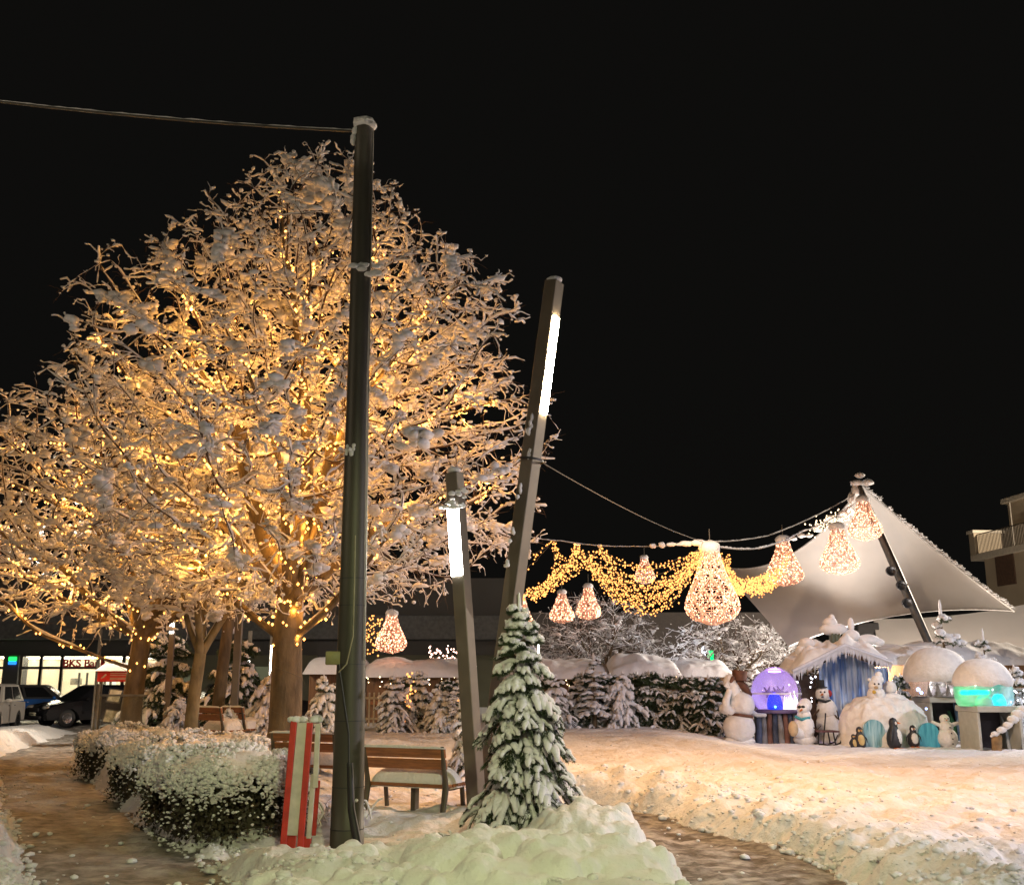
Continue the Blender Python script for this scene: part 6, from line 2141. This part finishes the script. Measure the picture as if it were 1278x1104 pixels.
MB().add(*lathe([(0.001, R * 0.78), (R * 0.24, R * 0.80), (R * 0.25, R * 0.84), (0.001, R * 0.86)], 20, c)).build('ceiling_lamp', emit('purple_glow', (0.52, 0.25, 1.0), 14), fg.r)
MB().add(*lathe([(0.001, 0.02), (prof[0, 0] * 1.12, 0.02), (prof[0, 0] * 1.15, -0.03), (prof[0, 0] * 1.1, -0.07), (0.001, -0.07)], 36, c + np.array([0, 0, prof[0, 1]]))).build('base_plate', mat('base_violet', (0.12, 0.09, 0.2), 0.5), fg.r)
zt = c[2] + prof[0, 1] - 0.07
for k in range(9):
    xx = -0.52 + 0.13 * k
    MB().add(*tubes(np.array([[[xx, -0.28 + 0.05 * math.sin(k * 2.1), zt], [xx * 1.05, -0.32 + 0.06 * math.sin(k), zt * 0.5], [xx * 1.12, -0.34, -0.05]]]), np.array([[0.06, 0.075, 0.09]]), 8)).build(
        'drape', [mat('slate_drape', (0.05, 0.07, 0.13), 0.8, var=0.4), mat('grey_drape', (0.20, 0.21, 0.24), 0.8, var=0.3), mat('rust_drape', (0.14, 0.07, 0.06), 0.8)][k % 3], fg.r)
MB().add(*box((0, 0.15, zt / 2), (0.5, 0.3, zt / 2), 0.02), smooth=False).build('pedestal', DARK, fg.r)


def cabinet(fg, x0, x1, ytop, ybase, deco):
    a, b = fg.p(x0, ytop), fg.p(x1, ytop)
    cx, w, zt = (a[0] + b[0]) / 2, (b[0] - a[0]) / 2, a[2]
    MB().add(*box((cx, 0, zt - 0.05), (w * 1.04, 0.62, 0.07), 0.015), smooth=False).build('base_board', mat('board_grey', (0.42, 0.42, 0.37), 0.6, var=0.1), fg.r)
    MB().add(*box((cx, 0.5, (zt - 0.12) / 2), (w * 0.97, 0.06, (zt - 0.12) / 2)), smooth=False).build('back_panel', mat('cabinet_dark', (0.045, 0.04, 0.05), 0.7, var=0.3), fg.r)
    for s_ in (-1, 1):
        MB().add(*box((cx + s_ * w * 0.95, -0.02, (zt - 0.12) / 2), (0.035, 0.52, (zt - 0.12) / 2), 0.01), smooth=False).build('side_post', mat('board_grey', (0, 0, 0)), fg.r)
    for k, (px, hh, wpx, m_) in enumerate(deco):
        q = fg.p(px, ybase)
        h_ = (zt - 0.14) * hh
        MB().add(*tubes(np.array([[[q[0], 0.05 - 0.04 * (k % 3), 0], [q[0] + 0.03, 0.12, h_ * 0.55], [q[0] - 0.02, 0.2, h_]]]), np.array([[wpx * fg.u, wpx * fg.u * 0.75, wpx * fg.u * 0.3]]), 9)).build('ice_drape', m_, fg.r)
    return zt


BLUED = mat('blue_drape', (0.02, 0.08, 0.24), 0.5, col2=(0.35, 0.5, 0.68), scale=3, stretch=(5, 5, 0.6))
GREEND = mat('green_drape', (0.03, 0.13, 0.06), 0.7, var=0.4)
PALE = mat('pale_ice', (0.45, 0.52, 0.6), 0.5, var=0.2)


MILKG = clear('frosted_dome', (0.9, 0.95, 0.95), 0.95, diff=0.40)


def capped(label, px, pc, rpx, pb, Y, cap, x0, x1, ytop, ybase, deco, glass=MILK):
    fg, c, R, prof = globe(label, px, pc, rpx, pb, Y)
    MB().add(*lathe(prof, 40, c)).build('dome', glass, fg.r)
    t = np.linspace(0.0, cap, 16)
    n2 = 48
    ph = np.arange(n2) / n2 * 2 * PI
    rr = R * (1.03 + 0.10 * np.sin(np.clip(t / cap, 0, 1) * PI) ** 0.5)
    rr[-1] = R * 1.0
    q = np.stack([(rr * np.sin(t))[:, None] * np.cos(ph), (rr * np.sin(t))[:, None] * np.sin(ph), np.repeat((rr * np.cos(t) * 1.10)[:, None], n2, 1)], -1)
    wob = 0.05 * fbm(np.cos(ph) * 2, np.sin(ph) * 2, 0.5, 2, 91)
    q[..., 2] += (wob[None] * (t[:, None] / cap) ** 3)
    q += 0.014 * fbm(q[..., 0], q[..., 2] + q[..., 1], 0.25, 2, 92)[..., None] * np.array([1, 1, 1])
    q += c
    i = np.arange(15)[:, None] * n2
    j = np.arange(n2)[None]
    MB().add(q.reshape(-1, 3), np.stack([i + j, i + n2 + j, i + n2 + (j + 1) % n2, i + (j + 1) % n2], -1).reshape(-1, 4)).build('snow_cap', FSN, fg.r)
    MB().add(*lathe([(0.001, prof[0, 1] + 0.02), (prof[0, 0] * 0.98, prof[0, 1] + 0.02)], 30, c)).build('inner_floor', FSN, fg.r)
    cabinet(fg, x0, x1, ytop, ybase, deco)
    return fg, c, R, prof


fg, c, R, prof = capped('snow capped dome with grey misted glass on a cabinet, left of the green one', 1174, 853, 38, 869, 28.2, 1.50, 1152, 1214, 870, 935,
                        [(1160, 0.7, 4, DARK), (1190, 0.8, 5, GREEND), (1198, 1.0, 5, BLUED), (1204, 0.9, 4, PALE), (1210, 0.8, 4, BLUED), (1170, 0.9, 5, DARK)])
m = MB()
for dx, s in ((-0.35, 0.24), (-0.12, 0.3), (0.15, 0.26), (0.36, 0.3)):
    for k in range(4):
        m.add(*lathe([(s * 0.42 * (1 - k * 0.22), 0), (0.01, s * 0.4)], 10, c + np.array([dx, -0.3, prof[0, 1] + 0.02 + k * s * 0.24])))
m.build('toy_firs', mat('grey_frost', (0.30, 0.30, 0.26), 0.8), fg.r)
fg, c, R, prof = capped('snow capped dome glowing green and cyan, on a cabinet near the right edge', 1231, 864, 35, 881, 25.2, 1.36, 1208, 1262, 881, 940,
                        [(1214, 0.9, 2.5, PALE), (1222, 0.8, 3, DARK), (1256, 0.9, 2.5, PALE)], MILKG)
MB().add(*lathe([(0.001, 0.05), (0.30, 0.05), (0.34, 0.10), (0.30, 0.16), (0.001, 0.17)], 24, c + np.array([-0.27, -0.15, -0.1]), sy=0.7)).build('green_lamp', emit('green_glow', (0.0, 1.0, 0.30), 5), fg.r)
MB().add(*lathe([(0.16, 0), (0.15, 0.12), (0.09, 0.24), (0.001, 0.26)], 20, c + np.array([0.20, -0.30, prof[0, 1] + 0.03])), ).build('cyan_lamp', emit('cyan_lamp_glow', (0.0, 0.62, 1.0), 5), fg.r)
MB().add(*lathe([(0.22, 0), (0.19, 0.12), (0.12, 0.20), (0.001, 0.22)], 20, c + np.array([-0.08, -0.2, prof[0, 1] + 0.03])), ).build('toy_igloo', FSN, fg.r)
for px, py, col, s in ((1146, 860, 'white', 0.05), (1150, 864, 'white', 0.04), (1156, 884, 'white', 0.03)):
    o = MB().add(*blobs(at(px, py, 26.9)[None], np.full((1, 3), s), 2, 0)).build('light_ball', emit('blue_white_glow', (0.35, 0.5, 1.0), 5))
    tag(o, 'small blue white light ball in the gap between igloo and capped dome', 'light', 'blue white light balls')
o = MB().add(*box(at(887, 820, 45), (0.12, 0.05, 0.28), 0.02)).build('exit_lamp', emit('green_exit_glow', (0.0, 1.0, 0.22), 2.2))
tag(o, 'small green glowing lamp above the bluish hut roof', 'lamp')
pf = at(878, 800, 44)
r = thing('street_lamp', 'thin far lamp pole with a small white head above the bluish hut roof', 'street lamp', (pf[0], 44, 0))
MB().add(*tubes(np.array([[[0, 0, 0], [0, 0, at(878, 775, 44)[2]]]]), np.full((1, 2), 0.05), 8)).build('post', IRON, r)
MB().add(*blobs(np.array([[0, -0.05, at(878, 812, 44)[2]]]), np.array([[0.11, 0.1, 0.2]]), 2, 0)).build('lamp_head', emit('cool_head', (0.8, 0.85, 1.0), 9), r)

# ------------------------------------------------------------------ camera, sky, lamps
cam = bpy.data.cameras.new('camera')
cam.sensor_width = 36
cam.lens = 36 * F / 1278
cam.clip_end = 2000
co = bpy.data.objects.new('camera', cam)
C.objects.link(co)
co.location = (0, 0, CAMZ)
co.rotation_euler = (PI / 2 + PITCH, 0, 0)
S.camera = co

w = bpy.data.worlds.new('World')
S.world = w
w.use_nodes = True
bg = w.node_tree.nodes['Background']
bg.inputs['Color'].default_value = (0.0042, 0.0040, 0.0036, 1)
bg.inputs['Strength'].default_value = 1.0


def spot(name, loc, aim, power, col, ang, blend=0.7, radius=0.15):
    l = bpy.data.lights.new(name, 'SPOT')
    l.energy, l.color, l.shadow_soft_size = power, col, radius
    l.spot_size, l.spot_blend = math.radians(ang), blend
    o = bpy.data.objects.new(name, l)
    C.objects.link(o)
    o.location = loc
    o.rotation_euler = (Vector(aim) - Vector(loc)).to_track_quat('-Z', 'Y').to_euler()
    return o


spot('street_light_behind', (1.0, 0.6, 5.0), (-0.2, 8.6, 0.4), 1350, (0.96, 1.0, 0.46), 56)
lamp('street_light_back', (1.5, -3.0, 6.5), 340, (1.0, 0.98, 0.66))
lamp('street_light_left', (-10.0, 6.0, 6.0), 420, (1.0, 0.80, 0.56))
spot('street_light_right', (15.0, 8.0, 5.0), (8.0, 13.5, 0), 4300, (1.0, 0.88, 0.95), 92)
spot('fill_spot_corner', (9.5, -2.0, 6.5), (7.0, 12.0, 0), 2700, (1.0, 0.90, 0.93), 62)  # added fill from the camera side for the dark snow faces lower right
spot('fill_spot_display', (3.0, 19.0, 6.5), (11.0, 27.5, 0.8), 2300, (1.0, 0.70, 0.46), 80)  # unseen warm spot added to brighten the snow display
spot('street_light_far_right', (17.0, 22.0, 8.0), (11.5, 27.5, 1.2), 2600, (0.86, 0.87, 1.0), 70)
lamp('fill_light_house', (33, 46, 12.0), 36000, (1.0, 0.84, 0.66))  # unseen lamp added so the far house shows up
lamp('fill_light_cars', (-12.5, 27.5, 6.0), 1500, (1.0, 0.88, 0.70))  # added fill that lifts the parked cars out of the dark
spot('plaza_pool_fill', (3.8, 15.8, 7.0), (3.4, 16.2, 0), 2300, (1.0, 0.50, 0.19), 118)  # unseen spot added to deepen the orange pool on the plaza snow
lamp('tent_light', (at(1075, 800, 33)[0], 32.5, 2.0), 1600, (1.0, 0.88, 0.77))
lamp('tent_light', (at(1190, 800, 38.5)[0], 36.0, 1.6), 700, (1.0, 0.82, 0.66))
lamp('yard_light', (at(830, 800, 36.5)[0], 36.5, 3.4), 70, (0.80, 0.88, 1.0))

S.view_settings.view_transform = 'Standard'
S.view_settings.look = 'None'
S.view_settings.exposure = 0
S.view_settings.gamma = 1
cy = S.cycles
cy.use_denoising = True
cy.max_bounces = 6
cy.diffuse_bounces = 3
cy.glossy_bounces = 2
cy.transparent_max_bounces = 10
cy.sample_clamp_indirect = 4
cy.sample_clamp_direct = 0
cy.caustics_reflective = False
cy.caustics_refractive = False
try:
    cy.use_light_tree = True
except Exception:
    pass
